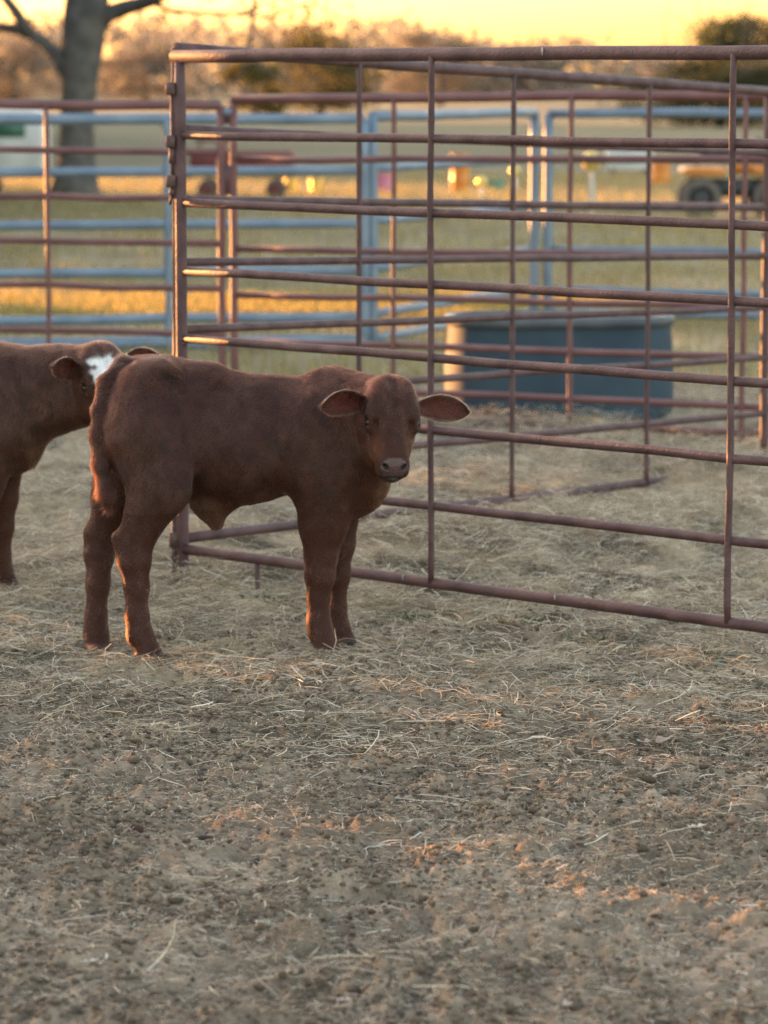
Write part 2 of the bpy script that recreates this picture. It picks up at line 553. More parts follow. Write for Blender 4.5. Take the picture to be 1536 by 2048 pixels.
class Panel:
    """upright pipe panel between two ground points; z may differ at both ends"""
    def __init__(s, name, label, cat, A, B, zA, zB, group=None):
        s.A, s.B = np.asarray(A, float), np.asarray(B, float)
        s.zA, s.zB = zA, zB
        s.t = thing(name, label, cat, (s.A[0], s.A[1], 0), group)
        s.o = np.array([s.A[0], s.A[1], 0])

    def pt(s, u, z0, z1=None):
        z1 = z0 if z1 is None else z1
        p = s.A + (s.B - s.A) * u
        return np.array([p[0], p[1], z0 + (z1 - z0) * u]) - s.o

    def u_at(s, px):
        k = (px - 768) / F_PX
        # x = k*(depth along view axis); approx depth along axis of the pitched camera
        f = lambda u: (lambda p: p[0] - k * (p[1] * CA - (0.8 - CAM_Z) * SA))(s.A + (s.B - s.A) * u)
        f0, f1 = f(0.0), f(1.0)
        return f0 / (f0 - f1)


# front gate panel: corner post at the hinge, running towards the camera on the right
zA = [(W(363, q, 11.33)[2]) for q in (113, 270, 405, 543, 677, 815, 955, 1098)]
zR = [(W(1464, q, 9.80)[2]) for q in (104, 287, 450, 602, 762, 915, 1080, 1245)]
pA = W(363, 600, 11.33)[:2]; pR = W(1464, 700, 9.80)[:2]
EXT = 1.62
gate = Panel('pipe_gate', 'nearest brown red pipe gate the calf stands before, with hinge post on its left end', 'gate', pA, pA + (pR - pA) * EXT, 0, 0)
rails = []
for i in range(8):
    z0, z1 = zA[i], zA[i] + (zR[i] - zA[i]) * EXT
    r = .0205 if i == 0 else (.0168 if i == 7 else .0138)
    ob = pipe('top_rail' if i == 0 else ('bottom_rail' if i == 7 else 'rail'), gate.pt(-.008 if i == 0 else 0, z0, z1), gate.pt(1, z0, z1), r, M_gate, gate.t, 14, .0014, 14)
    rails.append((z0, z1, r))


def upright(P, px, ztop, zbot, r, mat, name='upright', front=.012, kink=.004, bits=True):
    u = P.u_at(px)
    d = (P.B - P.A) / np.linalg.norm(P.B - P.A)
    nrm = np.array([d[1], -d[0], 0])
    if nrm[1] > 0: nrm = -nrm
    base = P.pt(u, 0)
    mb = MB()
    n = 26
    zs = np.linspace(zbot, ztop, n)
    k1 = rng.uniform(0, 60)
    off = (vn(zs * 3 + k1, np.full(n, k1)) - .5) * kink * 2
    pts = [(base[0] + nrm[0] * front + d[0] * o_, base[1] + nrm[1] * front + d[1] * o_, z) for z, o_ in zip(zs, off)]
    mb.tube(pts, [r * rng.uniform(.9, 1.12) for _ in zs], 10)
    if bits:
        for z0, z1, rr in P.rails:
            z = z0 + (z1 - z0) * u
            if zbot - .02 < z < ztop + .02:
                for q in (-1, 1, 1):
                    weld(mb, base + np.array([d[0] * q * r * .7, d[1] * q * r * .7, z + rng.uniform(-.006, .006)]) + nrm * front * .5, r * .75)
    return mb.build(name, mat, P.t)


gate.rails = rails
for px, nm in ((867, 'upright'), (1466, 'upright')):
    u = gate.u_at(px)
    zt = rails[0][0] + (rails[0][1] - rails[0][0]) * u; zb = rails[7][0] + (rails[7][1] - rails[7][0]) * u
    upright(gate, px, zt - .004, zb, .0098, M_gate, nm, .011, .0055)
ue = 1.0
zt = rails[0][1]; zb = rails[7][1]
pp = gate.pt(1, 0)
pipe('end_post', (pp[0], pp[1], -.05), (pp[0], pp[1], zt), .0175, M_gate, gate.t, 10)
# hinge post, its lower leg and the support leg under the bottom rail
mb = MB().tube([(0, 0, z) for z in np.linspace(-.06, zA[0] - .01, 16)], [.0185] * 15 + [.0165], 14)
for z in zA[1:]:
    d = (gate.B - gate.A) / np.linalg.norm(gate.B - gate.A)
    for q in range(4):
        weld(mb, (d[0] * .017 + rng.normal(0, .004), d[1] * .017 - .004, z + rng.normal(0, .008)), .0085)
mb.build('hinge_post', M_gate, gate.t)
u = gate.u_at(513); p = gate.pt(u, 0); zz = rails[7][0] + (rails[7][1] - rails[7][0]) * u
pipe('support_leg', (p[0], p[1], -.06), (p[0], p[1], zz), .0085, M_gate, gate.t, 4)
# small bare scuffs on the rails
for px, i in ((1088, 0), (1118, 7), (812, 7)):
    u = gate.u_at(px); z0, z1, r = rails[i]
    p = gate.pt(u, z0, z1); d = gate.pt(1, 0) - gate.pt(0, 0); d = d / np.linalg.norm(d)
    fr = np.array([d[1], -d[0], 0]); fr = fr if fr[1] < 0 else -fr
    MB().ball(p + fr * r * .72 + np.array([0, 0, r * .3]), (.0032, .0032 + r * .3, r * .62), 10, 8).build('paint_scuff', M_chip, gate.t)
# hinge: three tabs, pin rod, collar
hp = np.array([0, 0, 0])
tabs = [W(345, q, 11.33)[2] for q in (177, 283, 362)]
h_o = -.0262
hb = thing('gate_hinge', None, None); hb.parent = gate.t
hb.name = 'hinge'
for zt_ in tabs:
    MB().box((h_o - .004, -.008, zt_), (.030, .030, .040), 0, .004).build('hinge_tab', M_hinge, hb)
MB().tube([(h_o, 0, tabs[2] - .055), (h_o, 0, tabs[0])], .0058, 10).build('hinge_pin', M_hinge, hb)
MB().tube([(h_o, -.002, tabs[1] - .07), (h_o, -.002, tabs[1] - .02)], .0115, 12).build('collar', M_hinge, hb)
mb = MB().ball((h_o - .002, -.006, tabs[2] - .035), (.010, .010, .012))
mb.tube([(h_o - .002, -.004, tabs[2] - .04), (h_o - .008, -.010, tabs[2] - .075)], .005, 8)
mb.build('pin_clip', M_hinge, hb)
mb = MB().box((-.030, .004, W(345, 1080, 11.33)[2] - .0), (.030, .022, .05), 0, .003)
mb.tube([(-.030, .012, -.05), (-.030, .012, .22)], .008, 8)
mb.build('hinge_foot', M_hinge, gate.t)

# second panel: from the same corner back to the right
qA = W(356, 600, 11.46)[:2]; qR = W(1380, 700, 14.3)[:2]
EB = 1.19
zB0 = [W(358, q, 11.46)[2] for q in (97, 258, 400, 525, 660, 790, 935, 1078)]
z_t1 = W(1380, 172, 14.3)[2]; z_b1 = W(1380, 955, 14.3)[2]
zB1 = [z_t1 + (z_b1 - z_t1) * (zB0[0] - z) / (zB0[0] - zB0[7]) for z in zB0]
back = Panel('pipe_fence', 'brown red pipe panel running back right from the gate hinge corner, bottom rail in hay', 'panel', qA, qA + (qR - qA) * EB, 0, 0)
back.rails = []
for i in range(8):
    z0, z1 = zB0[i], zB0[i] + (zB1[i] - zB0[i]) * EB
    r = .0195 if i == 0 else (.0172 if i == 7 else .0138)
    pipe('top_rail' if i == 0 else ('bottom_rail' if i == 7 else 'rail'), back.pt(0, z0, z1), back.pt(1, z0, z1), r, M_gate, back.t, 14, .0014, 12)
    back.rails.append((z0, z1, r))
for px in (713, 1020, 1291):
    u = back.u_at(px)
    zt = back.rails[0][0] + (back.rails[0][1] - back.rails[0][0]) * u; zb = back.rails[7][0] + (back.rails[7][1] - back.rails[7][0]) * u
    upright(back, px, zt - .004, zb, .0098, M_gate, 'upright', .011, .004)
for u, zt in ((0, back.rails[0][0]), (1, back.rails[0][1])):
    p = back.pt(u, 0)
    pipe('end_post', (p[0], p[1], -.08), (p[0], p[1], zt), .0175, M_gate, back.t, 8, .001, 12)

# back fence: red panels
M_con = mat_noise('dark_purple_brown_plate', (.06, .028, .032), (.10, .045, .05), 10, .5)
def simple_panel(name, label, cat, A, B, zs0, zs1, ups, mat, r_top, r, r_up, zlow=-.05, group=None, ends=(True, True), r_bot=None, wob=.003):
    P = Panel(name, label, cat, A, B, 0, 0, group)
    P.rails = []
    n = len(zs0)
    for i in range(n):
        rr = r_top if i == 0 else (r_bot if (r_bot and i == n - 1) else r)
        pipe('top_rail' if i == 0 else ('bottom_rail' if i == n - 1 else 'rail'), P.pt(0, zs0[i], zs1[i]), P.pt(1, zs0[i], zs1[i]), rr, mat, P.t, 8, wob, 10)
        P.rails.append((zs0[i], zs1[i], rr))
    for px in ups:
        u = P.u_at(px)
        zt = zs0[0] + (zs1[0] - zs0[0]) * u
        upright(P, px, zt, min(zs0[-1], zs1[-1]) - .06, r_up, mat, 'upright', r_up, .004, False)
    for e, u in zip(ends, (0, 1)):
        if e:
            p = P.pt(u, 0)
            pipe('end_post', (p[0], p[1], zlow), (p[0], p[1], (zs0, zs1)[u][0]), r_up * 1.55, mat, P.t, 8, .002, 10)
    return P


dC = 17.2
zc = [W(60, q, dC)[2] for q in (206, 298, 391, 480, 570, 660, 750, 822)]
simple_panel('pipe_fence', 'blurred red pipe panel of the back pen behind the calf with white face', 'panel', W(-330, 500, 17.5)[:2], W(443, 500, 17.1)[:2],
             zc, [z - .012 for z in zc], (-140, 97), M_gate_far, .024, .0165, .0125)
zd = [W(893, q, 16.6)[2] for q in (195, 318, 408, 503, 598, 693, 787, 838)]
D = simple_panel('pipe_fence', 'blurred red pipe panel of the back pen, in front of the dark tank', 'panel', W(468, 500, 17.1)[:2], W(1720, 500, 15.55)[:2],
                 [z - .01 for z in zd], [z + .02 for z in zd], (790, 1143, 1490), M_gate_far, .024, .0165, .0125)
for q0, q1 in ((214, 246), (330, 388)):
    c = (W(443, (q0 + q1) / 2, 17.1) + W(468, (q0 + q1) / 2, 17.1)) / 2 - D.o
    hgt = (q1 - q0) * 17.1 / F_PX
    MB().box(c + np.array([0, .004, 0]), (.066, .028, hgt), 0, .004).build('latch_plate', M_con, D.t)
MB().ball(W(455, 224, 17.05) - D.o, .020).build('latch_knob', M_blue, D.t)

# blue fence further back
zb_ = [1.385, 1.075, .76, .475, .20, .05]
b1, b2, b3, b4, b5 = W(-260, 500, 20.9)[:2], W(728, 500, 21.4)[:2], W(1068, 500, 24.0)[:2], W(1096, 500, 24.0)[:2], W(1760, 500, 23.2)[:2]
gb = 'blue grey pipe panels behind the red pen'
simple_panel('pipe_fence', 'blue grey pipe panel at the far left, behind the red back pen', 'panel', b1, b2, zb_, zb_, (335,), M_blue, .034, .030, .022, group=gb, r_bot=.042)
zb2 = [z + .012 for z in zb_]
simple_panel('pipe_fence', 'blue grey pipe panel behind the middle of the gate, ending at the paired posts', 'panel', b2 + np.array([.05, .05]), b3, zb2, zb2, (), M_blue, .034, .026, .022, group=gb)
simple_panel('pipe_fence', 'blue grey pipe panel at the far right beyond the dark tank', 'panel', b4, b5, zb2, zb2, (1560,), M_blue, .034, .026, .022, group=gb)

M_rim = mat_noise('worn_lit_tank_rim', (.05, .065, .08), (.13, .14, .15), 3, .5)  # rim colour lightened to carry the lit strip along its top
# ------------------------------------------------------------------ dark stock tank
tk = thing('stock_tank', 'dark blue black plastic stock tank with pale rim standing in the back pen', 'tank', (0, 0, 0))
tc_ = G(1118, 846)
TX, TY, TR = 0.0, 0.0, 0.0
ctr = np.array([W(1118, 800, 17.1)[0], 17.15])
hw, hd, hh = .555, .33, .495
def rrect(hx, hy, rc, n=7):
    P = []
    for cx, cy, a0 in ((hx - rc, hy - rc, 0), (-hx + rc, hy - rc, 90), (-hx + rc, -hy + rc, 180), (hx - rc, -hy + rc, 270)):
        for k in range(n):
            a = math.radians(a0 + 90 * k / (n - 1))
            P.append((cx + rc * math.cos(a), cy + rc * math.sin(a)))
    return P
def rloft(levels, rot):
    V, Q = [], []
    cr, sr = math.cos(rot), math.sin(rot)
    m = None
    for hx, hy, rc, z in levels:
        P = rrect(hx, hy, rc); m = len(P)
        for px, py in P: V.append((px * cr - py * sr, px * sr + py * cr, z))
    for i in range(len(levels) - 1):
        for k in range(m):
            Q.append((i * m + k, i * m + (k + 1) % m, (i + 1) * m + (k + 1) % m, (i + 1) * m + k))
    return V, Q, m
rot = math.radians(7)
V, Q, m = rloft([(hw - .012, hd, .27, -.02), (hw - .012, hd, .27, .03), (hw - .006, hd, .27, .06), (hw - .005, hd, .27, .25), (hw - .02, hd - .02, .26, hh - .05), (hw - .02, hd - .02, .26, hh - .045),
                 (hw - .05, hd - .05, .24, hh - .05), (hw - .07, hd - .07, .22, .08), (.02, .02, .01, .075)], rot)
MB().add(V, Q).build('tank_body', M_rubber, tk)
V, Q, m = rloft([(hw - .02, hd - .02, .26, hh - .05), (hw - .002, hd - .002, .28, hh - .045), (hw + .0, hd + .0, .28, hh - .012), (hw - .012, hd - .012, .27, hh), (hw - .045, hd - .045, .24, hh), (hw - .05, hd - .05, .24, hh - .05)], rot)
MB().add(V, Q).build('rim', M_rim, tk)
tk.location = (ctr[0], ctr[1], gh(ctr[0], ctr[1], False).item() - .0)

# ------------------------------------------------------------------ far trees
def bark(name, c1, c2): return mat_noise(name, c1, c2, 5, .9, 0, .8, 14, spec=.2)
M_bark = bark('grey_oak_bark', (.075, .073, .068), (.14, .13, .118))
M_leaf = mat_tint('tree_leaves', .8, .2, .35)


def limb(mb, p, d, L, r, depth, rnd, tips, gnarl=.22):
    n = 6
    pts, rs = [Vector(p)], [r]
    d = Vector(d).normalized()
    for i in range(n):
        d = (d + Vector([rnd.gauss(0, gnarl) for _ in range(3)]) * .5 + Vector((0, 0, .03))).normalized()
        pts.append(pts[-1] + d * L / n); rs.append(r * (1 - .55 * (i + 1) / n))
    mb.tube(pts, rs, 7 if depth > 1 else 5)
    if depth == 0:
        tips.append(tuple(pts[-1])); tips.append(tuple(pts[3])); return
    for k in range(3 + (depth > 1)):
        j = rnd.randint(2, n)
        nd = (d + Vector([rnd.gauss(0, .65) for _ in range(3)])).normalized()
        limb(mb, pts[j], nd, L * rnd.uniform(.5, .72), rs[j] * .62, depth - 1, rnd, tips, gnarl)


def leaf_cloud(pts, n, spread, size, base, var=.35):
    pts = np.asarray(pts)
    k = rng.integers(0, len(pts), n)
    P = pts[k] + rng.normal(0, 1, (n, 3)) * spread
    a, b = rng.normal(0, 1, (n, 3)), rng.normal(0, 1, (n, 3))
    a /= np.linalg.norm(a, axis=1)[:, None]
    b -= a * (a * b).sum(1)[:, None]; b /= np.linalg.norm(b, axis=1)[:, None]
    s = size * rng.uniform(.5, 1.4, (n, 1))
    V = np.stack([P - a * s, P - b * s * .55, P + a * s, P + b * s * .55], 1)
    c = np.asarray(base) * rng.uniform(1 - var, 1 + var, (n, 1))
    return V.reshape(-1, 3), np.arange(n * 4).reshape(-1, 4), np.repeat(c, 4, 0)


def build_cloud(name, clouds, parent=None, mat=None):
    off, VV, QQ, CC = 0, [], [], []
    for v_, q_, c_ in clouds:
        VV.append(v_); QQ.append(q_ + off); CC.append(c_); off += len(v_)
    return new_mesh(name, np.concatenate(VV), np.concatenate(QQ), None, mat or M_leaf, parent, np.concatenate(CC), False)


# big oak at the left
OD = 50.0
def ow(px, py, dy=0): return tuple(W(px, py, OD + dy) - np.array([ob[0], ob[1], 0]))
ob = W(150, 390, OD)
oak = thing('oak_tree', 'large bare oak with thick grey trunk at the upper left behind the pens', 'tree', (ob[0], ob[1], 0))
mb = MB()
k = OD / F_PX
mb.tube([ow(150, 400), ow(150, 372), ow(153, 330), ow(154, 250), ow(158, 170), ow(165, 100), ow(172, 30), ow(178, -40), ow(184, -110)],
        [60 * k, 48 * k, 40 * k, 34 * k, 36 * k, 42 * k, 46 * k, 42 * k, 30 * k], 14)
mb.build('trunk', M_bark, oak)
mb = MB(); rnd = random.Random(5); tips = []
def path(pts, r0, r1): mb.tube(pts, list(np.linspace(r0, r1, len(pts))), 8)
path([ow(140, 165), ow(118, 118), ow(88, 82), ow(40, 60), ow(-20, 52, 2), ow(-120, 30, 4), ow(-200, -30, 4)], 15 * k, 7 * k)
path([ow(190, 55), ow(215, 28), ow(255, 14), ow(300, 2, -1), ow(360, -30, -2), ow(440, -90, -2)], 22 * k, 9 * k)
path([ow(300, 4), ow(345, 22), ow(400, 26), ow(470, 28), ow(535, 36), ow(560, 30)], 6 * k, 2.2 * k)
path([ow(470, 28), ow(520, 10), ow(570, -10)], 3 * k, 1.5 * k)
path([ow(535, 34), ow(590, 14), ow(640, 2)], 3 * k, 1.4 * k)
path([ow(180, -60), ow(120, -130), ow(40, -210), ow(-60, -260)], 24 * k, 9 * k)
path([ow(184, -100), ow(230, -200), ow(250, -320), ow(300, -420)], 26 * k, 8 * k)
for s_, d_ in ((ow(-60, 42, 3), (-.6, .3, .5)), (ow(60, 70), (-.4, 0, .9)), (ow(360, -30, -2), (.6, .2, .4)), (ow(440, -90, -2), (.7, -.3, .4)), (ow(40, -210), (-.5, .3, .7)), (ow(250, -320), (.4, .2, .8)), (ow(200, -160), (.9, .3, .4)), (ow(100, -150), (-.2, -.5, .8))):
    limb(mb, s_, d_, 2.2, .09, 2, rnd, tips, .3)
mb.build('limbs', M_bark, oak)
for a in ((600, 20), (625, 8), (650, 25), (640, 45), (585, 38), (560, 22), (510, 34), (30, -5), (330, 20), (300, 8)):
    tips.append(ow(*a)); tips.append(ow(*a))
build_cloud('crown', [leaf_cloud(tips, 2600, .22, .05, (.14, .105, .06))], oak)


def crown_tree(name, label, cx, d, top_px, wide_px, n, base, size, trunk_r, lobes, seed, low=.15, group=None, mat=None, cat='tree', density=1.0):
    rs = np.random.default_rng(seed); rr = random.Random(seed)
    b = W(cx, 300, d); H = W(cx, top_px, d)[2]
    R = wide_px * d / F_PX / 2
    t = thing(name, label, cat, (b[0], b[1], 0), group)
    mb = MB(); tips = []
    mb.tube([(0, 0, -.1), (.02 * H, 0, H * .25), (-.01 * H, .02 * H, H * .5), (.01 * H, 0, H * .8)], [trunk_r * 1.3, trunk_r, trunk_r * .75, trunk_r * .3], 10)
    for i in range(6):
        a = rr.uniform(0, 6.28)
        limb(mb, (0, 0, H * rr.uniform(.2, .55)), (math.cos(a), math.sin(a), .6), R * .8, trunk_r * .5, 1, rr, tips, .25)
    mb.build('trunk', M_bark, t)
    cl = []
    for i in range(lobes):
        a = rs.uniform(0, 6.28); q = rs.uniform(.1, 1) ** .6
        z = rs.uniform(low, 1)
        lim = math.sqrt(max(.05, 1 - ((z - .45) / .6) ** 2))
        c = np.array([[math.cos(a) * R * q * lim * .85, math.sin(a) * R * q * lim * .85, H * (low + (z - low) * .92)]])
        cl.append(leaf_cloud(c, int(n / lobes * rs.uniform(.5, 1.5)), np.array([R * .16, R * .16, H * .06]), size, np.array(base) * rs.uniform(.65, 1.3)))
    build_cloud('crown', cl, t, mat)
    return t


crown_tree('evergreen_oak', 'olive green bushy tree at the middle of the skyline', 640, 170, 58, 260, 9000, (.115, .095, .035), .10, .18, 34, 11)
crown_tree('evergreen_oak', 'low olive yellow shrubby tree left of the skyline centre, behind the gate corner', 510, 150, 120, 150, 4500, (.15, .12, .035), .09, .10, 20, 12)
crown_tree('live_oak', 'dark green live oak at the right edge of the skyline', 1500, 165, 34, 360, 11000, (.05, .055, .022), .11, .22, 40, 13)
crown_tree('live_oak', 'dark wide live oak lowest at the right, under the skyline tree', 1440, 130, 125, 420, 9000, (.06, .058, .025), .09, .16, 36, 14, .08)
crown_tree('bare_tree', 'leafless brown tree right of the olive tree on the skyline', 880, 240, 62, 230, 8000, (.15, .125, .095), .10, .2, 30, 15)
crown_tree('bare_tree', 'leafless brown tree between the big oak and the gate corner', 290, 230, 84, 230, 7000, (.17, .14, .11), .10, .2, 28, 16)
crown_tree('bare_tree', 'leafless brown tree at the far left behind the big oak', 30, 230, 72, 260, 7000, (.17, .14, .11), .10, .2, 28, 17)
# far woods as one mass
n = 40000
cx = rng.uniform(-140, 140, 260); cy = rng.uniform(330, 470, 260)
tops = (CAM_Z + (165 - (44 + 50 * vn(cx * .09, cy * 0 + 3) + 34 * smooth(0, 40, cx))) * cy / F_PX) * rng.uniform(.85, 1.12, 260)
cl = []
for a, b, t_ in zip(cx, cy, tops):
    m = 190
    P = np.stack([rng.normal(0, 2.6, m), rng.normal(0, 2.6, m), rng.uniform(.0, 1, m) * t_], 1) + np.array([a, b, 0])
    v_, q_, c_ = leaf_cloud(P, m, .3, .55, np.array([.22, .19, .155]) * rng.uniform(.75, 1.25))
    cl.append((v_, q_, c_))
tag(build_cloud('distant_woods', cl), 'distant brown leafless woods along the horizon', 'woods', None, 'stuff')
# ------------------------------------------------------------------ calves: one smooth body from blended volumes
def unsq(s_): return np.where(s_ < .11, s_, .11 + (s_ - .11) / .80)


class Field:
    def __init__(s, lo, hi, h):
        s.lo, s.h = np.asarray(lo, float), h
        s.n = np.ceil((np.asarray(hi) - s.lo) / h).astype(int) + 1
        s.F = np.full(s.n, .12, np.float32)

    def _sub(s, lo, hi, pad):
        a = np.clip(np.floor((lo - pad - s.lo) / s.h).astype(int), 0, s.n)
        b = np.clip(np.ceil((hi + pad - s.lo) / s.h).astype(int) + 1, 0, s.n)
        sl = tuple(slice(i, j) for i, j in zip(a, b))
        X = [s.lo[k] + s.h * np.arange(a[k], b[k]) for k in range(3)]
        return sl, X[0][:, None, None], X[1][None, :, None], X[2][None, None, :]

    def blend(s, sl, d, k):
        a = s.F[sl]
        hh = np.maximum(k - np.abs(a - d), 0) / k
        s.F[sl] = np.minimum(a, d) - hh * hh * k * .25

    def cone(s, a, b, ra, rb, k=.03, sq=(1, 1, 1)):
        """tapered capsule; sq squeezes (divides) the distance along the axes"""
        a, b, q = np.asarray(a, float), np.asarray(b, float), np.asarray(sq, float)
        r = max(ra, rb) * q.max()
        sl, X, Y, Z = s._sub(np.minimum(a, b) - r, np.maximum(a, b) + r, k + .03)
        if 0 in s.F[sl].shape: return
        ab = (b - a) / q
        px, py, pz = (X - a[0]) / q[0], (Y - a[1]) / q[1], (Z - a[2]) / q[2]
        t = np.clip((px * ab[0] + py * ab[1] + pz * ab[2]) / (ab @ ab), 0, 1)
        d = np.sqrt((px - ab[0] * t) ** 2 + (py - ab[1] * t) ** 2 + (pz - ab[2] * t) ** 2) - (ra + (rb - ra) * t)
        s.blend(sl, d.astype(np.float32), k)

    def ell(s, c, r, k=.04, R=None, sub=False):
        c, r = np.asarray(c, float), np.asarray(r, float)
        R = np.eye(3) if R is None else np.asarray(R)      # rows = local axes
        ext = np.sqrt(((R.T * r) ** 2).sum(1))
        sl, X, Y, Z = s._sub(c - ext, c + ext, k + .03)
        if 0 in s.F[sl].shape: return
        x, y, z = X - c[0], Y - c[1], Z - c[2]
        u = [(x * R[i, 0] + y * R[i, 1] + z * R[i, 2]) for i in range(3)]
        k0 = np.sqrt((u[0] / r[0]) ** 2 + (u[1] / r[1]) ** 2 + (u[2] / r[2]) ** 2)
        k1 = np.sqrt((u[0] / r[0] ** 2) ** 2 + (u[1] / r[1] ** 2) ** 2 + (u[2] / r[2] ** 2) ** 2) + 1e-9
        d = (k0 * (k0 - 1) / k1).astype(np.float32)
        d = np.where(k0 < 1e-4, -r.min(), d)
        if sub:
            a = s.F[sl]; e = -d
            hh = np.maximum(k - np.abs(a - e), 0) / k
            s.F[sl] = np.maximum(a, e) + hh * hh * k * .25
        else:
            s.blend(sl, d, k)

    def mesh(s):
        F = s.F
        ins = F < 0
        n = F.shape
        cs = np.zeros([q - 1 for q in n], int)
        corners = [(i, j, k) for i in (0, 1) for j in (0, 1) for k in (0, 1)]
        for i, j, k in corners:
            cs += ins[i:n[0] - 1 + i, j:n[1] - 1 + j, k:n[2] - 1 + k]
        act = np.argwhere((cs > 0) & (cs < 8))
        C = np.stack([F[act[:, 0] + i, act[:, 1] + j, act[:, 2] + k] for i, j, k in corners], 1)
        acc = np.zeros((len(act), 3)); cnt = np.zeros(len(act))
        for p in range(8):
            for q in range(p + 1, 8):
                dd = np.array(corners[q]) - np.array(corners[p])
                if np.abs(dd).sum() != 1: continue
                m = (C[:, p] < 0) != (C[:, q] < 0)
                t = C[m, p] / (C[m, p] - C[m, q])
                acc[m] += np.array(corners[p]) + t[:, None] * dd
                cnt[m] += 1
        V = s.lo + s.h * (act + acc / cnt[:, None])
        idm = np.full(cs.shape, -1, int)
        idm[act[:, 0], act[:, 1], act[:, 2]] = np.arange(len(act))
        Qs = []
        for ax in range(3):
            b, c = (ax + 1) % 3, (ax + 2) % 3
            A = ins; sl0 = [slice(1, n[t] - 1) for t in range(3)]; sl1 = list(sl0)
            sl0[ax] = slice(0, n[ax] - 1); sl1[ax] = slice(1, n[ax])
            i0, i1 = ins[tuple(sl0)], ins[tuple(sl1)]
            E = np.argwhere(i0 != i1)
            flip = i1[E[:, 0], E[:, 1], E[:, 2]]
            P = E.copy()
            for t in range(3):
                if t != ax: P[:, t] += 1
            def cell(db, dc):
                q = P.copy(); q[:, b] -= db; q[:, c] -= dc
                return idm[q[:, 0], q[:, 1], q[:, 2]]
            q = np.stack([cell(1, 1), cell(0, 1), cell(0, 0), cell(1, 0)], 1)
            q[flip] = q[flip][:, ::-1]
            Qs.append(q)
        return V, np.concatenate(Qs)


def vnormals(V, Q):
    N = np.zeros_like(V)
    fn = np.cross(V[Q[:, 2]] - V[Q[:, 0]], V[Q[:, 3]] - V[Q[:, 1]])
    for k in range(4): np.add.at(N, Q[:, k], fn)
    return N / (np.linalg.norm(N, axis=1)[:, None] + 1e-12)


def ear_mesh(base, tip, up, face, wid, cup=.5, nu=18, nv=11, th=.0035):
    """leaf shaped cupped ear from base to tip; face = where its hollow looks"""
    base, tip = np.asarray(base, float), np.asarray(tip, float)
    ax = tip - base; L = np.linalg.norm(ax); ax /= L
    f = np.asarray(face, float); f -= ax * (f @ ax); f /= np.linalg.norm(f)
    s_ = np.cross(ax, f)
    if s_ @ np.asarray(up) < 0: s_ = -s_
    V = []
    for side in (0, 1):
        for i in range(nu):
            t = i / (nu - 1)
            w = wid * (np.sin(math.pi * min(1, t ** .95 * .965 + .03)) ** .62 * (.72 + .30 * t) + .10 * (1 - t) ** 2)
            cz = cup * (1 - .62 * t)
            for j in range(nv):
                q = -1 + 2 * j / (nv - 1)
                edge = 1 - abs(q) ** 4
                off = wid * cz * (q * q) - wid * .18 * math.sin(math.pi * t) * 1.0
                p = base + ax * (t * L) + s_ * (q * w) + f * (off + side * -th * (.35 + .65 * edge) * 1.0) + s_ * (-.012 * t * t)
                V.append(p)
    V = np.array(V); Q = []; m = nu * nv
    for i in range(nu - 1):
        for j in range(nv - 1):
            a = i * nv + j
            Q.append((a, a + 1, a + nv + 1, a + nv))
            Q.append((m + a, m + a + nv, m + a + nv + 1, m + a + 1))
    for i in range(nu - 1):
        for j in (0, nv - 1):
            a = i * nv + j
            q = (a, a + nv, m + a + nv, m + a)
            Q.append(q if j == 0 else q[::-1])
    for j in range(nv - 1):
        for i in (0, nu - 1):
            a = i * nv + j
            q = (a, m + a, m + a + 1, a + 1)
            Q.append(q if i == 0 else q[::-1])
    Q = np.array(Q)
    # make the hollow side face outwards along f
    n0 = np.cross(V[Q[0, 2]] - V[Q[0, 0]], V[Q[0, 3]] - V[Q[0, 1]])
    if n0 @ f < 0: Q = Q[:, ::-1]
    inner = np.zeros(len(V)); 
    for i in range(nu):
        for j in range(nv):
            q = abs(-1 + 2 * j / (nv - 1)); t = i / (nu - 1)
            inner[i * nv + j] = (1 - smooth(.55, 1.0, q)) * (1 - smooth(.75, 1.0, t))
    return V, Q, inner


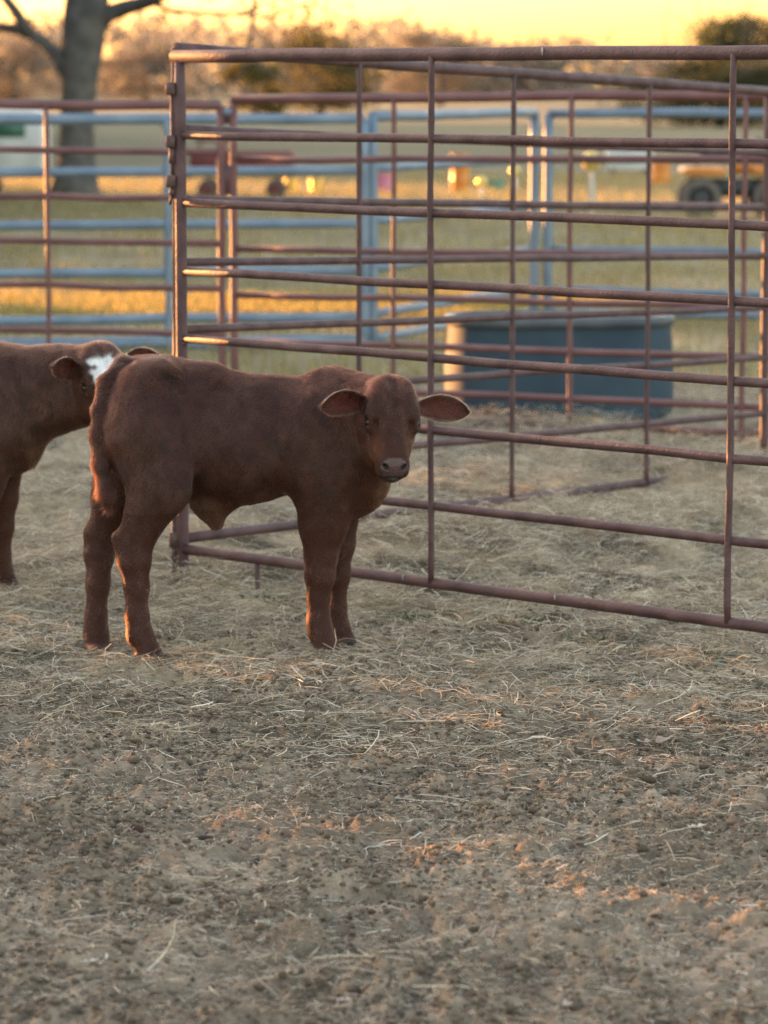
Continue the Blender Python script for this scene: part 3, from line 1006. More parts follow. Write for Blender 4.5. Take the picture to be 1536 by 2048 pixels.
def build_calf(off, head, tail, neck_from, h=.0055, leg_shift=None):
    """head: dict o (poll), a (poll->muzzle), l (lateral to picture right), scale"""
    off = np.asarray(off, float)
    B = lambda px, py, Y: W(px, py, Y) + off
    lo = np.array([B(140, 700, 9.9)[0] - .05, 9.50 + off[1], -.01 + off[2]])
    hi = np.array([B(880, 700, 9.9)[0] + .12, 10.36 + off[1], .92 + off[2]])
    hp = np.stack([head['o'], head['o'] + head['a'] * .36])
    lo = np.minimum(lo, hp.min(0) - .14); hi = np.maximum(hi, hp.max(0) + .14)
    f = Field(lo, hi, h)
    E, C = f.ell, f.cone
    YC = 9.95
    # trunk
    E(B(505, 873, YC), (.27, .158, .160), .05)
    E(B(470, 905, YC), (.20, .148, .148), .05)
    E(B(330, 842, 9.93), (.155, .140, .168), .05)
    E(B(285, 850, 9.87), (.105, .085, .165), .05)
    E(B(285, 850, 10.0), (.105, .08, .165), .05)
    E(B(640, 875, YC), (.13, .145, .165), .05)
    C(B(285, 758, YC), B(420, 773, YC), .050, .046, .06)
    C(B(420, 773, YC), B(560, 802, YC), .046, .040, .06)
    C(B(560, 802, YC), B(690, 794, YC), .040, .050, .06)
    E(B(315, 760, 9.86), (.05, .04, .04), .05)                 # hip bone
    # shoulder and chest
    E(B(640, 905, 9.86), (.095, .055, .155), .05)
    E(B(650, 905, 10.06), (.095, .055, .155), .05)
    E(B(708, 930, YC), (.082, .105, .125), .05)
    E(B(738, 958, YC - .03), (.052, .07, .085), .04)
    E(B(690, 1000, YC), (.075, .09, .055), .04)
    # sheath and navel fold
    E(B(425, 1000, 9.93), (.062, .045, .055), .04)
    C(B(420, 1010, 9.92), B(432, 1045, 9.92), .038, .020, .03)
    # near hind leg
    C(B(295, 880, 9.82), B(318, 975, 9.80), 0.1180, 0.0830, .05, (1, .62, 1))
    C(B(318, 975, 9.80), B(272, 1078, 9.80), 0.0820, 0.0500, .03, (1, .72, 1))
    C(B(272, 1078, 9.80), B(270, 1122, 9.79), 0.0480, 0.0420, .02, (1, .78, 1))
    C(B(235, 1076, 9.80), B(250, 1120, 9.80), 0.0140, 0.0160, .03)
    C(B(270, 1122, 9.79), B(273, 1172, 9.79), 0.0420, 0.0330, .02, (1, .85, 1))
    C(B(273, 1172, 9.79), B(274, 1230, 9.785), 0.0330, 0.0300, .02)
    C(B(274, 1230, 9.785), B(279, 1268, 9.78), 0.0310, 0.0340, .02)
    C(B(279, 1268, 9.78), B(297, 1303, 9.765), 0.0330, 0.0350, .02)
    C(B(296, 1306, 9.765), B(311, 1318, 9.735), 0.0360, 0.0300, .012, (1, 1, .62))
    # far hind leg
    C(B(262, 880, 10.02), B(240, 985, 10.0), 0.1000, 0.0750, .05, (1, .62, 1))
    C(B(240, 985, 10.0), B(208, 1066, 10.0), 0.0740, 0.0480, .03, (1, .72, 1))
    C(B(208, 1066, 10.0), B(199, 1110, 9.99), 0.0470, 0.0400, .02, (1, .8, 1))
    C(B(180, 1068, 10.0), B(186, 1110, 10.0), 0.0120, 0.0140, .03)
    C(B(199, 1110, 9.99), B(196, 1165, 9.97), 0.0390, 0.0320, .02)
    C(B(196, 1165, 9.97), B(192, 1232, 9.95), 0.0320, 0.0290, .02)
    C(B(192, 1232, 9.95), B(192, 1266, 9.94), 0.0300, 0.0330, .02)
    C(B(192, 1266, 9.94), B(196, 1290, 9.93), 0.0320, 0.0360, .02)
    C(B(194, 1294, 9.925), B(199, 1302, 9.88), 0.0360, 0.0310, .012, (1, 1, .62))
    # near fore leg
    C(B(648, 950, 9.86), B(646, 1050, 9.87), 0.0880, 0.0640, .05, (1, .68, 1))
    C(B(646, 1050, 9.87), B(642, 1110, 9.87), 0.0640, 0.0460, .03, (1, .78, 1))
    C(B(642, 1110, 9.87), B(640, 1152, 9.87), 0.0440, 0.0400, .02, (1, .88, 1))
    C(B(640, 1152, 9.87), B(637, 1195, 9.87), 0.0390, 0.0300, .02)
    C(B(637, 1195, 9.87), B(637, 1240, 9.865), 0.0300, 0.0290, .02)
    C(B(637, 1240, 9.865), B(640, 1262, 9.86), 0.0300, 0.0320, .02)
    C(B(640, 1262, 9.86), B(654, 1296, 9.84), 0.0310, 0.0340, .02)
    C(B(655, 1299, 9.84), B(670, 1311, 9.80), 0.0340, 0.0290, .012, (1, 1, .62))
    # far fore leg
    C(B(680, 980, 10.06), B(680, 1085, 10.06), 0.0700, 0.0420, .04, (1, .75, 1))
    C(B(680, 1085, 10.06), B(678, 1150, 10.06), 0.0400, 0.0300, .02)
    C(B(678, 1150, 10.06), B(675, 1215, 10.06), 0.0290, 0.0230, .02)
    C(B(675, 1215, 10.06), B(677, 1250, 10.06), 0.0240, 0.0280, .02)
    C(B(677, 1250, 10.06), B(688, 1275, 10.05), 0.0270, 0.0270, .02)
    C(B(686, 1277, 10.05), B(695, 1282, 10.03), 0.0280, 0.0260, .015, (1, 1, .62))
    # dewclaws
    for q in ((263, 1279, 9.765), (180, 1276, 9.92), (628, 1276, 9.85), (668, 1262, 10.05)):
        E(B(*q), (.010, .010, .011), .008)
    # tail
    tp = [B(*t[:3]) for t in tail]
    for i in range(len(tp) - 1):
        C(tp[i], tp[i + 1], tail[i][3], tail[i + 1][3], .018)
    # neck
    a, l, o = head['a'], head['l'], head['o']
    n = np.cross(l, a)
    if n[1] > 0 and head.get('cam', True): n = -n
    H = lambda s_, lt, nn: o + a * (s_ if s_ < .11 else .11 + (s_ - .11) * .80) + l * lt + n * nn
    for p, r0, s0, n0, r1, kk in neck_from:
        C(B(*p), H(s0, 0, n0), r0, r1, kk)
    R = np.stack([a, l, n])
    # head
    E(H(.055, 0, -.072), (.078, .077, .074), .03, R)
    E(H(.078, 0, -.034), (.074, .060, .036), .03, R)
    E(H(-.002, 0, -.045), (.026, .046, .036), .03, R)
    for sg in (-1, 1):
        E(H(.048, sg * .028, -.014), (.046, .028, .022), .03, R)
        E(H(.092, sg * .055, -.012), (.026, .020, .016), .014, R)       # brow
        E(H(.112, sg * .062, -.034), (.030, .017, .026), .014, R)       # orbit
        E(H(.150, sg * .025, -.086), (.072, .034, .050), .03, R)        # cheek
    C(H(.10, 0, -.054), H(.235, 0, -.050), .049, .040, .03)
    C(H(.13, 0, -.105), H(.275, 0, -.086), .046, .026, .03)
    C(H(.12, 0, -.022), H(.245, 0, -.024), .030, .020, .03)              # nose bridge
    E(H(.258, 0, -.050), (.032, .042, .034), .02, R)
    pn = unit(a * .80 + n * .60); pu = unit(n * .80 - a * .60)           # nose pad axes
    PR = np.stack([pn, l, pu])
    pc = H(.272, 0, -.042)
    E(pc, (.020, .034, .027), .012, PR)
    for sg in (-1, 1):
        E(pc + l * sg * .025 + pn * .006 + pu * .004, (.017, .016, .021), .010, PR)
        E(H(.101, sg * .066, -.022), (.009, .012, .014), .006, R)        # upper lid
        E(H(.268, sg * .031, -.068), (.026, .016, .018), .014, R)       # lip sides
    E(H(.276, 0, -.083), (.022, .031, .018), .012, R)                    # lower lip, chin
    for sg in (-1, 1):
        tq = np.stack([pn, unit(l * .80 - pu * .60 * sg), unit(pu * .80 + l * .60 * sg)])
        E(pc + l * sg * .0245 + pn * .022 + pu * .004, (.016, .0062, .0125), .004, tq, True)
        E(H(.116, sg * .076, -.020), (.016, .012, .0105), .006, R, True)  # eye socket
        E(H(.133, sg * .047, -.012), (.010, .006, .005), .010, R, True)   # hollow inside the eye
    E(pc + pn * .020 - pu * .036, (.030, .05, .0035), .004, PR, True)     # mouth line
    E(H(.060, 0, .014), (.050, .005, .008), .02, R, True)                # forehead crease
    V, Q = f.mesh()
    return V, Q, H, R


M_coat = mat_tint('calf_skin_coat', .75, .25, 0, .25, 160, .18, 30)
M_nose = mat_tint('moist_nose', .30, .6, 0, .5, 260, .12, 60)
M_eye, _t, _b = mat_new('dark_wet_eye')
_b.inputs['Base Color'].default_value = (.008, .006, .006, 1); _b.inputs['Roughness'].default_value = .08; _b.inputs['Specular IOR Level'].default_value = .45
M_lid, _t, _b = mat_new('eye_white_corner')
_b.inputs['Base Color'].default_value = (.35, .30, .26, 1); _b.inputs['Roughness'].default_value = .3

M_fur, _t, _b = mat_new('calf_fur')
_a = _t.nodes.new('ShaderNodeAttribute'); _a.attribute_name = 'tint'
_hb = _t.nodes.new('ShaderNodeBsdfHairPrincipled')
_hb.parametrization = 'COLOR'
_hb.inputs['Roughness'].default_value = .42; _hb.inputs['Radial Roughness'].default_value = .55
_hb.inputs['Coat'].default_value = 0.0
_hb.inputs['Random Roughness'].default_value = .3
_t.links.new(_a.outputs['Color'], _hb.inputs['Color'])
_t.links.new(_hb.outputs[0], _t.nodes['Material Output'].inputs['Surface'])


def fur(name, parent, V, Q, dens_f, len_f, dir_f, col, n, seed, skip=None, lift=.28, rad=.00042, seg=4):
    r = np.random.default_rng(seed)
    T = np.concatenate([Q[:, [0, 1, 2]], Q[:, [0, 2, 3]]])
    a, b, c = V[T[:, 0]], V[T[:, 1]], V[T[:, 2]]
    ar = np.linalg.norm(np.cross(b - a, c - a), axis=1) * dens_f((a + b + c) / 3, np.cross(b - a, c - a))
    k = r.choice(len(T), n, p=ar / ar.sum())
    u, v = r.random(n), r.random(n)
    m = u + v > 1; u[m], v[m] = 1 - u[m], 1 - v[m]
    w = 1 - u - v
    P = a[k] * w[:, None] + b[k] * u[:, None] + c[k] * v[:, None]
    N0 = vnormals(V, Q)
    N = N0[T[k, 0]] * w[:, None] + N0[T[k, 1]] * u[:, None] + N0[T[k, 2]] * v[:, None]
    N /= np.linalg.norm(N, axis=1)[:, None]
    cc = col[T[k, 0]] * w[:, None] + col[T[k, 1]] * u[:, None] + col[T[k, 2]] * v[:, None]
    L = len_f(P)
    D = dir_f(P, N)
    D -= N * (D * N).sum(1)[:, None]
    D /= np.linalg.norm(D, axis=1)[:, None] + 1e-9
    # clumps and swirls
    sw = np.stack([vn(P[:, 0] * 28 + 3, P[:, 1] * 28, P[:, 2] * 28), vn(P[:, 0] * 28, P[:, 1] * 28 + 9, P[:, 2] * 28), vn(P[:, 0] * 28, P[:, 1] * 28, P[:, 2] * 28 + 17)], 1) - .5
    sw2 = np.stack([vn(P[:, 0] * 9 + 31, P[:, 1] * 9, P[:, 2] * 9), vn(P[:, 0] * 9, P[:, 1] * 9 + 29, P[:, 2] * 9), vn(P[:, 0] * 9, P[:, 1] * 9, P[:, 2] * 9 + 27)], 1) - .5
    D = D + sw * .8 + sw2 * .2 + r.normal(0, .16, (n, 3))
    D -= N * (D * N).sum(1)[:, None]
    D /= np.linalg.norm(D, axis=1)[:, None] + 1e-9
    lf = (lift + .16 * smooth(.68, .78, P[:, 2] + parent.location.z)) * r.uniform(.5, 1.5, n) + .4 * (vn(P[:, 0] * 55, P[:, 1] * 55, P[:, 2] * 40) - .5)
    lf = np.maximum(lf, .10)
    t = np.linspace(0, 1, seg)
    pts = np.zeros((n, seg, 3), np.float32)
    Lr = L * r.uniform(.6, 1.25, n)
    for i, tt in enumerate(t):
        pts[:, i] = P - N * .001 + (D * (tt * (.55 + .45 * tt))[..., None] if False else D * tt) * Lr[:, None] + N * (lf * Lr * (tt - .45 * tt * tt))[:, None]
    # locks: the hairs of a lock share a shade, lying along the comb direction, curlier on the back
    gl = smooth(.68, .78, P[:, 2] + parent.location.z)
    s1 = vn(P[:, 0] * 70 + P[:, 2] * 50, P[:, 1] * 70, P[:, 2] * 22 - P[:, 0] * 22)
    s2 = vn(P[:, 0] * 62, P[:, 1] * 62 + 5, P[:, 2] * 62)
    streak = np.clip(.25 + 1.5 * (s1 * (1 - gl) + s2 * gl), .25, 1.9)
    cu = bpy.data.hair_curves.new(name)
    cu.add_curves([seg] * n)
    cu.position_data.foreach_set('vector', pts.ravel())
    ra = cu.attributes.get('radius') or cu.attributes.new('radius', 'FLOAT', 'POINT')
    rr = np.tile(np.linspace(1, .25, seg), n).astype(np.float32) * rad
    ra.data.foreach_set('value', rr)
    at = cu.attributes.new('tint', 'FLOAT_COLOR', 'CURVE')
    c4 = np.ones((n, 4), np.float32)
    c4[:, :3] = cc * r.uniform(.6, 1.3, (n, 1)) * streak[:, None]
    at.data.foreach_set('color', c4.ravel())
    cu.materials.append(M_fur)
    ob = bpy.data.objects.new(name, cu)
    COL.objects.link(ob)
    ob.parent = parent
    return ob


BROWN = np.array([.036, .0102, .0052])


def finish_calf(root, V, Q, H, R, off, head, ears, n_hair, seed, blaze=False, hair_k=1.0):
    off = np.asarray(off, float)
    a, l, nn = R
    o = head['o']
    d = V - o
    hs, hl, hn = unsq(d @ a), d @ l, d @ nn
    headw = lambda s_, l_, n_: (s_ > -.06) & (s_ < .36) & (np.sqrt(l_ ** 2 + (np.minimum(n_ + .055, 0) * .8 + np.maximum(n_ + .055, 0)) ** 2) < .098)
    ishead = headw(hs, hl, hn)
    N0 = vnormals(V, Q)
    z = V[:, 2] - off[2]
    X = V[:, 0] - off[0]
    col = np.tile(BROWN, (len(V), 1)) * (.9 + .2 * vn(V[:, 0] * 6, V[:, 1] * 6 + 3, V[:, 2] * 6))[:, None]
    def mixc(c, f): return col * (1 - f[:, None]) + np.asarray(c) * f[:, None]
    col = mixc((.046, .0150, .0095), (1 - smooth(.22, .42, z)) * .55)                    # redder lower legs
    bel = np.exp(-((X - W(425, 1020, 9.93)[0]) ** 2 / .004 + (z - W(425, 1040, 9.93)[2]) ** 2 / .006)) * (z < .55)
    col = mixc((.065, .029, .017), np.clip(bel * 1.1, 0, 1) * .7)
    thr = np.exp(-((X - W(765, 985, 9.9)[0]) ** 2 / .003 + (z - W(765, 985, 9.9)[2]) ** 2 / .012))
    col = mixc((.085, .037, .020), np.clip(thr, 0, 1) * .6)
    col = mixc((.060, .042, .034), smooth(.80, .86, z + .05 * (vn(V[:, 0] * 30, V[:, 1] * 30) - .5)) * .35 * (~ishead))  # grey sky sheen painted into the top of the back
    ck = ishead * smooth(.14, .2, hs) * (1 - smooth(.235, .255, hs)) * smooth(.02, .05, np.abs(hl))
    col = mixc((.085, .031, .014), ck * .85)
    pn = unit(a * .80 + nn * .60); pu = unit(nn * .80 - a * .60); pc = H(.272, 0, -.042)
    dp = V - pc
    qn, ql, qu = dp @ pn, dp @ l, dp @ pu
    nose = ishead * (1 - smooth(.85, 1.05, np.sqrt((ql / .040) ** 2 + ((qu - .0) / .034) ** 2))) * smooth(.002, .010, qn)
    nose = np.maximum(nose, ishead * (hs > .255) * (np.abs(hl) < .03) * (qu < -.02) * smooth(.0, .008, qn))
    col = mixc((.095, .055, .056), nose)
    lip = ishead * smooth(.268, .285, hs) * (qu < -.030) * (hn < -.070)
    col = mixc((.020, .012, .012), lip)
    nostril = ishead * np.exp(-(((qn - .014) / .014) ** 2 + ((np.abs(ql) - .0245 - .3 * (qu - .004)) / .0065) ** 2 + ((qu - .004) / .012) ** 2))
    col = mixc((.006, .004, .004), np.clip(nostril * 1.6, 0, 1))
    eyez = ishead * np.exp(-(((hs - .117) / .022) ** 2 + ((np.abs(hl) - .070) / .016) ** 2 + ((hn + .026) / .016) ** 2))
    col = mixc((.035, .016, .012), np.clip(eyez * 1.3, 0, 1) * .8)
    if blaze:
        bl = ishead * (1 - smooth(.032, .046, np.abs(hl + .002) + .035 * (vn(V[:, 0] * 60, V[:, 1] * 60, V[:, 2] * 60) - .5))) * smooth(.030, .048, hs) * (hn > -.06) * (1 - smooth(.105, .130, hs + .05 * (vn(V[:, 0] * 70, V[:, 1] * 70, V[:, 2] * 70) - .5)))
        col = mixc((.72, .70, .68), bl)
        col = mixc((.060, .025, .015), (1 - bl) * .5)
    hoof = (1 - smooth(.022, .030, z))
    col = mixc((.060, .046, .038), hoof)
    # ears joined into the same mesh
    nb = len(V)
    AV, AQ, AC = [V], [Q], [col]
    tot = nb
    earfur = []
    for (base, tip, up, face, wid) in ears:
        ev, eq, inn = ear_mesh(base, tip, up, face, wid)
        ec = BROWN * (1 - inn[:, None]) + np.array([.072, .019, .012]) * inn[:, None]
        m = len(ev) // 2
        ec[m:] = BROWN * 1.0
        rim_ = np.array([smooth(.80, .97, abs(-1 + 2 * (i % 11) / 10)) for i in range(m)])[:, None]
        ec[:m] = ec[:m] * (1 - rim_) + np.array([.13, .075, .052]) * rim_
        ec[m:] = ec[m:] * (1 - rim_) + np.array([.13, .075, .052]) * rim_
        AV.append(ev); AQ.append(eq + tot); AC.append(ec); tot += len(ev)
        earfur.append((ev, eq, ec, base, tip))
    nz = np.concatenate([np.maximum(nose, lip), np.zeros(tot - nb)])
    allq = np.concatenate(AQ)
    ob = new_mesh('body', np.concatenate(AV) - np.array(root.location), allq, None, None, root, np.concatenate(AC), True, [M_coat, M_nose], (nz[allq].mean(1) > .6).astype(int))
    # eyes
    for sg in (-1, 1):
        c = H(.1165, sg * .0625, -.0310) - np.array(root.location)
        e = MB().ball(c, .0160, 20, 14).build('eye', M_eye, root)
    # fur
    rl = np.array(root.location)
    NOHAIR = np.clip(nose + lip + hoof + nostril, 0, 1)
    def dens(P, Nn):
        w = np.ones(len(P))
        q = Nn / (np.linalg.norm(Nn, axis=1)[:, None] + 1e-12)
        w *= np.where(q[:, 1] > .35, .35, 1.0)
        dd = P - o
        s_, l_, n_ = unsq(dd @ a), dd @ l, dd @ nn
        hd = headw(s_, l_, n_)
        w = np.where(hd, w * 2.0, w)
        dp_ = P - pc
        on_pad = hd & (np.sqrt(((dp_ @ l) / .040) ** 2 + ((dp_ @ pu) / .034) ** 2) < .95) & (dp_ @ pn > .004)
        w = np.where(on_pad | (hd & (s_ > .275) & (dp_ @ pu < -.02)), 0, w)
        ed = np.minimum(np.linalg.norm(P - H(.117, .068, -.029), axis=1), np.linalg.norm(P - H(.117, -.068, -.029), axis=1))
        w = np.where(ed < .0185, 0, w)
        w = np.where(P[:, 2] - off[2] < .026, 0, w)
        return w
    tl = np.array([W(*t[:3]) + off for t in TAIL])
    def taild(P):
        return np.min(np.linalg.norm(P[:, None] - tl[None], axis=2), 1)
    def length(P):
        zz = P[:, 2] - off[2]; xx = P[:, 0] - off[0]
        L = np.full(len(P), .013) * hair_k
        L = np.where(zz < .42, .0065, L)
        L += .009 * hair_k * smooth(.77, .82, zz)
        L += .010 * np.exp(-((xx - W(425, 1045, 9.93)[0]) ** 2 / .003 + (zz - W(425, 1045, 9.93)[2]) ** 2 / .003))
        istail = (xx < W(228, 800, 9.85)[0]) & (zz > .42) & (taild(P) < .055)
        L = np.where(istail, .012 + .026 * (1 - smooth(.42, .62, zz)), L)
        dd = P - o
        s_ = unsq(dd @ a)
        hd = headw(s_, dd @ l, dd @ nn)
        hl_ = .006 + .008 * (1 - smooth(.0, .06, s_)) - .0025 * smooth(.15, .25, s_)
        return np.where(hd, hl_, L)
    def direct(P, Nn):
        zz = P[:, 2] - off[2]
        D = np.tile(np.array([-.55, 0, -.75]), (len(P), 1))
        up = smooth(.72, .8, zz)
        D[:, 0] -= up * .6; D[:, 2] += up * .2
        low = 1 - smooth(.4, .5, zz)
        D[:, 0] *= 1 - .8 * low
        xx = P[:, 0] - off[0]
        thigh = np.exp(-((xx - W(250, 900, 9.8)[0]) ** 2 / .006)) * (zz > .35)
        D[:, 0] += thigh * .5
        fr = smooth(W(620, 900, 9.9)[0], W(720, 900, 9.9)[0], xx)
        D[:, 0] += fr * .5
        dd = P - o
        s_, l_ = unsq(dd @ a), dd @ l
        hd = headw(s_, l_, dd @ nn)
        upf = (1 - smooth(.10, .17, s_))[:, None]
        DH = a[None] * (1 - 1.6 * upf) + l[None] * (np.sign(l_) * np.minimum(1, np.abs(l_) / .03))[:, None] * .7
        return np.where(hd[:, None], DH, D)
    fur('coat', root, V - rl, Q, lambda P, Nn: dens(P + rl, Nn), lambda P: length(P + rl), lambda P, Nn: direct(P + rl, Nn), col, n_hair, seed)
    for i, (ev, eq, ec, base, tip) in enumerate(earfur):
        ax = (tip - base) / np.linalg.norm(tip - base)
        fur('ear_hair', root, ev - rl, eq, lambda P, Nn: np.ones(len(P)), lambda P: np.full(len(P), .010), lambda P, Nn: np.tile(ax, (len(P), 1)), ec * 1.1, 7000, seed + 5 + i, lift=.3, rad=.0004)
    return ob


def unit(v): v = np.asarray(v, float); return v / np.linalg.norm(v)


# main calf: head turned to the camera
TAIL = [(250, 735, 9.92, .030), (214, 768, 9.88, .024), (198, 820, 9.85, .019), (194, 870, 9.83, .019), (201, 925, 9.82, .021), (210, 975, 9.82, .019), (214, 1005, 9.82, .009)]
ha = unit((.035, -.54, -.84)); hl_ = unit(np.array([.985, .16, 0])); hl_ = unit(hl_ - ha * (hl_ @ ha))
head = dict(o=W(785, 762, 9.76), a=ha, l=hl_)
neck = [((672, 835, 9.95), .118, .055, -.10, .082, .05), ((672, 800, 9.95), .075, .03, -.07, .055, .05), ((705, 920, 9.93), .10, .13, -.12, .055, .06)]
calf = thing('calf', 'reddish brown calf standing side on with head turned to the camera', 'calf', (W(480, 900, 9.93)[0], 9.93, 0))
V, Q, H, R = build_calf((0, 0, 0), head, TAIL, neck)
nv_ = R[2]
ears = [(H(.036, -.075, -.060), W(641, 803, 9.66), (0, 0, 1), (0.15, -1, -.1), .042),
        (H(.036, .072, -.075), W(938, 815, 9.84), (0, 0, 1), (-0.1, -1, -.1), .043)]
finish_calf(calf, V, Q, H, R, (0, 0, 0), head, ears, 430000, 21)

# second calf, mostly beyond the left edge
off2 = np.array([-1.075, 1.10, 0.0])
ha2 = unit((.26, -.46, -.84)); hl2 = unit((.92, .30, .20)); hl2 = unit(hl2 - ha2 * (hl2 @ ha2))
head2 = dict(o=W(198, 695, 10.92), a=ha2, l=hl2)
neck2 = [((665, 850, 9.95), .112, .055, -.10, .084, .05), ((665, 812, 9.95), .072, .03, -.07, .06, .05), ((700, 915, 9.93), .09, .13, -.12, .055, .06)]
calf2 = thing('calf', 'brown calf with white blaze, cut off by the left edge behind the other calf', 'calf', (W(480, 900, 9.93)[0] + off2[0], 9.93 + off2[1], 0))
V, Q, H, R = build_calf(off2, head2, TAIL, neck2, .0065)
ears = [(H(.040, -.078, -.060), W(104, 724, 10.74), (0, 0, 1), (.5, -1, -.1), .042),
        (H(.036, .072, -.075), W(312, 702, 11.0), (0, 0, 1), (0, -1, -.1), .040)]
finish_calf(calf2, V, Q, H, R, off2, head2, ears, 220000, 41, True, 1.9)
# ------------------------------------------------------------------ unseen tree belt added to block the sun, gaps cut for lit spots
def uw(P):
    P = np.asarray(P, float)
    t = P[..., 0] * S2[0] + P[..., 1] * S2[1]
    return P[..., 0] * U2[0] + P[..., 1] * U2[1], P[..., 2] * math.cos(SUN_EL) - t * math.sin(SUN_EL), t


gaps = []
def gap(P, ru, rw):  # leaves are left out here so sun reaches the point
    u, w, _ = uw(np.array(P)); gaps.append((float(u), float(w), ru, rw))


gap((-.86, 10.02, .16), .19, .22)          # hind legs
gap((-.92, 9.90, .56), .05, .10)          # tail
gap((-.21, 9.87, .24), .16, .22)          # fore leg
gap((-.72, 11.33, .95), .10, .85)         # hinge post
gap((.22, 17.1, .25), .20, .34)           # end of the tank
gap((.12, 7.25, 0), .24, .11)             # yard
gap((.55, 7.75, 0), .17, .11)
gap((.45, 14.0, .02), .20, .10)
gap((1.59, 14.85, .6), .2, .5)
gap((-1.63, 17.2, 1.1), .16, .4)
gap((1.05, 24, 1.0), .25, .45)
gap((-.12, 21.4, .9), .2, .5)
gap((-1.6, 25.3, 0.05), 1.1, .42)
gap((1.2, 26.0, 0.05), .6, .2)
gap((2.4, 41.2, .7), .6, .35)
n = 75000
u = rng.uniform(-9, 33.2, n)
t = np.maximum(25, 1.35 * u + 3) + rng.normal(0, .8, n)
hgt = 4.6 + 1.4 * vn(u * .5, u * 0 + 2)
z = rng.random(n) * hgt
C = np.stack([u * U2[0] + t * S2[0], u * U2[1] + t * S2[1], z], 1)
cu_, cw_, _ = uw(C)
keep = np.ones(n, bool)
for a, b, ru, rw in gaps:
    keep &= ((cu_ - a) / ru) ** 2 + ((cw_ - b) / rw) ** 2 > 1
C = C[keep]
m2 = 30000
u2 = rng.uniform(38.5, 100, m2); t2 = 1.35 * u2 + 3 + rng.normal(0, 1, m2)  # farther leaves added to keep sun off the far field
C2 = np.stack([u2 * U2[0] + t2 * S2[0], u2 * U2[1] + t2 * S2[1], rng.random(m2) * (5 + 2 * vn(u2 * .3, u2 * 0 + 6))], 1)
near = len(C)
C = np.concatenate([C, C2])
v_, q_, c_ = leaf_cloud(C, 10, 0, .1, (1, 1, 1))
m = len(C)
a_, b_ = rng.normal(0, 1, (m, 3)), rng.normal(0, 1, (m, 3))
a_ /= np.linalg.norm(a_, axis=1)[:, None]
b_ -= a_ * (a_ * b_).sum(1)[:, None]; b_ /= np.linalg.norm(b_, axis=1)[:, None]
s_ = np.where(np.arange(m) < near, .15, .34)[:, None] * rng.uniform(.6, 1.3, (m, 1))
VV = np.stack([C - a_ * s_, C - b_ * s_ * .6, C + a_ * s_, C + b_ * s_ * .6], 1).reshape(-1, 3)
cc = np.repeat(np.array([.06, .065, .03]) * rng.uniform(.6, 1.4, (m, 1)), 4, 0)
o = new_mesh('shade_thicket', VV, np.arange(m * 4).reshape(-1, 4), None, M_leaf, None, cc, False)
tag(o, 'dense dark unseen thicket off to the left, added to shade the yard', 'thicket', None, 'stuff')
# ------------------------------------------------------------------ things standing about beyond the pens
M_red = mat_noise('faded_red_paint', (.14, .032, .03), (.20, .055, .05), 4, .6)
M_orange = mat_noise('orange_plastic', (.60, .20, .03), (.70, .27, .05), 3, .4)
M_pink = mat_noise('pink_plastic', (.50, .16, .25), (.58, .22, .30), 3, .5)
M_teal = mat_noise('teal_plastic', (.03, .20, .16), (.05, .27, .22), 3, .5)
M_white = mat_noise('off_white_paint', (.50, .50, .47), (.66, .65, .61), 3, .5)
M_yellow = mat_noise('yellow_plastic', (.75, .52, .12), (.85, .62, .18), 3, .36, .6)
M_tyre = mat_noise('black_tyre_rubber', (.10, .085, .07), (.14, .12, .10), 10, .9)
M_dark = mat_noise('dark_trim', (.02, .022, .024), (.04, .042, .045), 6, .5)
M_greenp = mat_noise('dark_green_panel', (.03, .10, .06), (.045, .14, .08), 6, .4)
M_steel = mat_noise('dull_steel', (.25, .25, .25), (.38, .37, .36), 12, .4, .7)


def at(px, py, name, label, cat, group=None):
    p = G(px, py)
    t = thing(name, label, cat, (p[0], p[1], gh(p[0], p[1], False).item()), group)
    return t, float(p[1]) / F_PX


def wheel(parent, c, r, w, mat_rim=None):
    m = MB()
    prof = [(r * .62, -w * .5), (r * .92, -w * .5), (r, -w * .3), (r, w * .3), (r * .92, w * .5), (r * .62, w * .5), (r * .62, -w * .5)]
    m.lathe(prof, seg=20)
    V = np.concatenate(m.V); V = np.stack([V[:, 0], V[:, 2], V[:, 1]], 1) + np.array(c)
    tyre = new_mesh('tyre', V, np.concatenate(m.Q)[:, ::-1], None, M_tyre)
    m = MB().lathe([(0.001, -w * .25), (r * .25, -w * .3), (r * .62, -w * .2), (r * .62, w * .2), (r * .25, w * .3), (.001, w * .25)], seg=16)
    V = np.concatenate(m.V); V = np.stack([V[:, 0], V[:, 2], V[:, 1]], 1) + np.array(c)
    rim = new_mesh('rim', V, np.concatenate(m.Q)[:, ::-1], None, mat_rim or M_dark)
    wh = thing('wheel', None, None); wh.parent = parent
    tyre.parent = wh; rim.parent = wh
    return wh


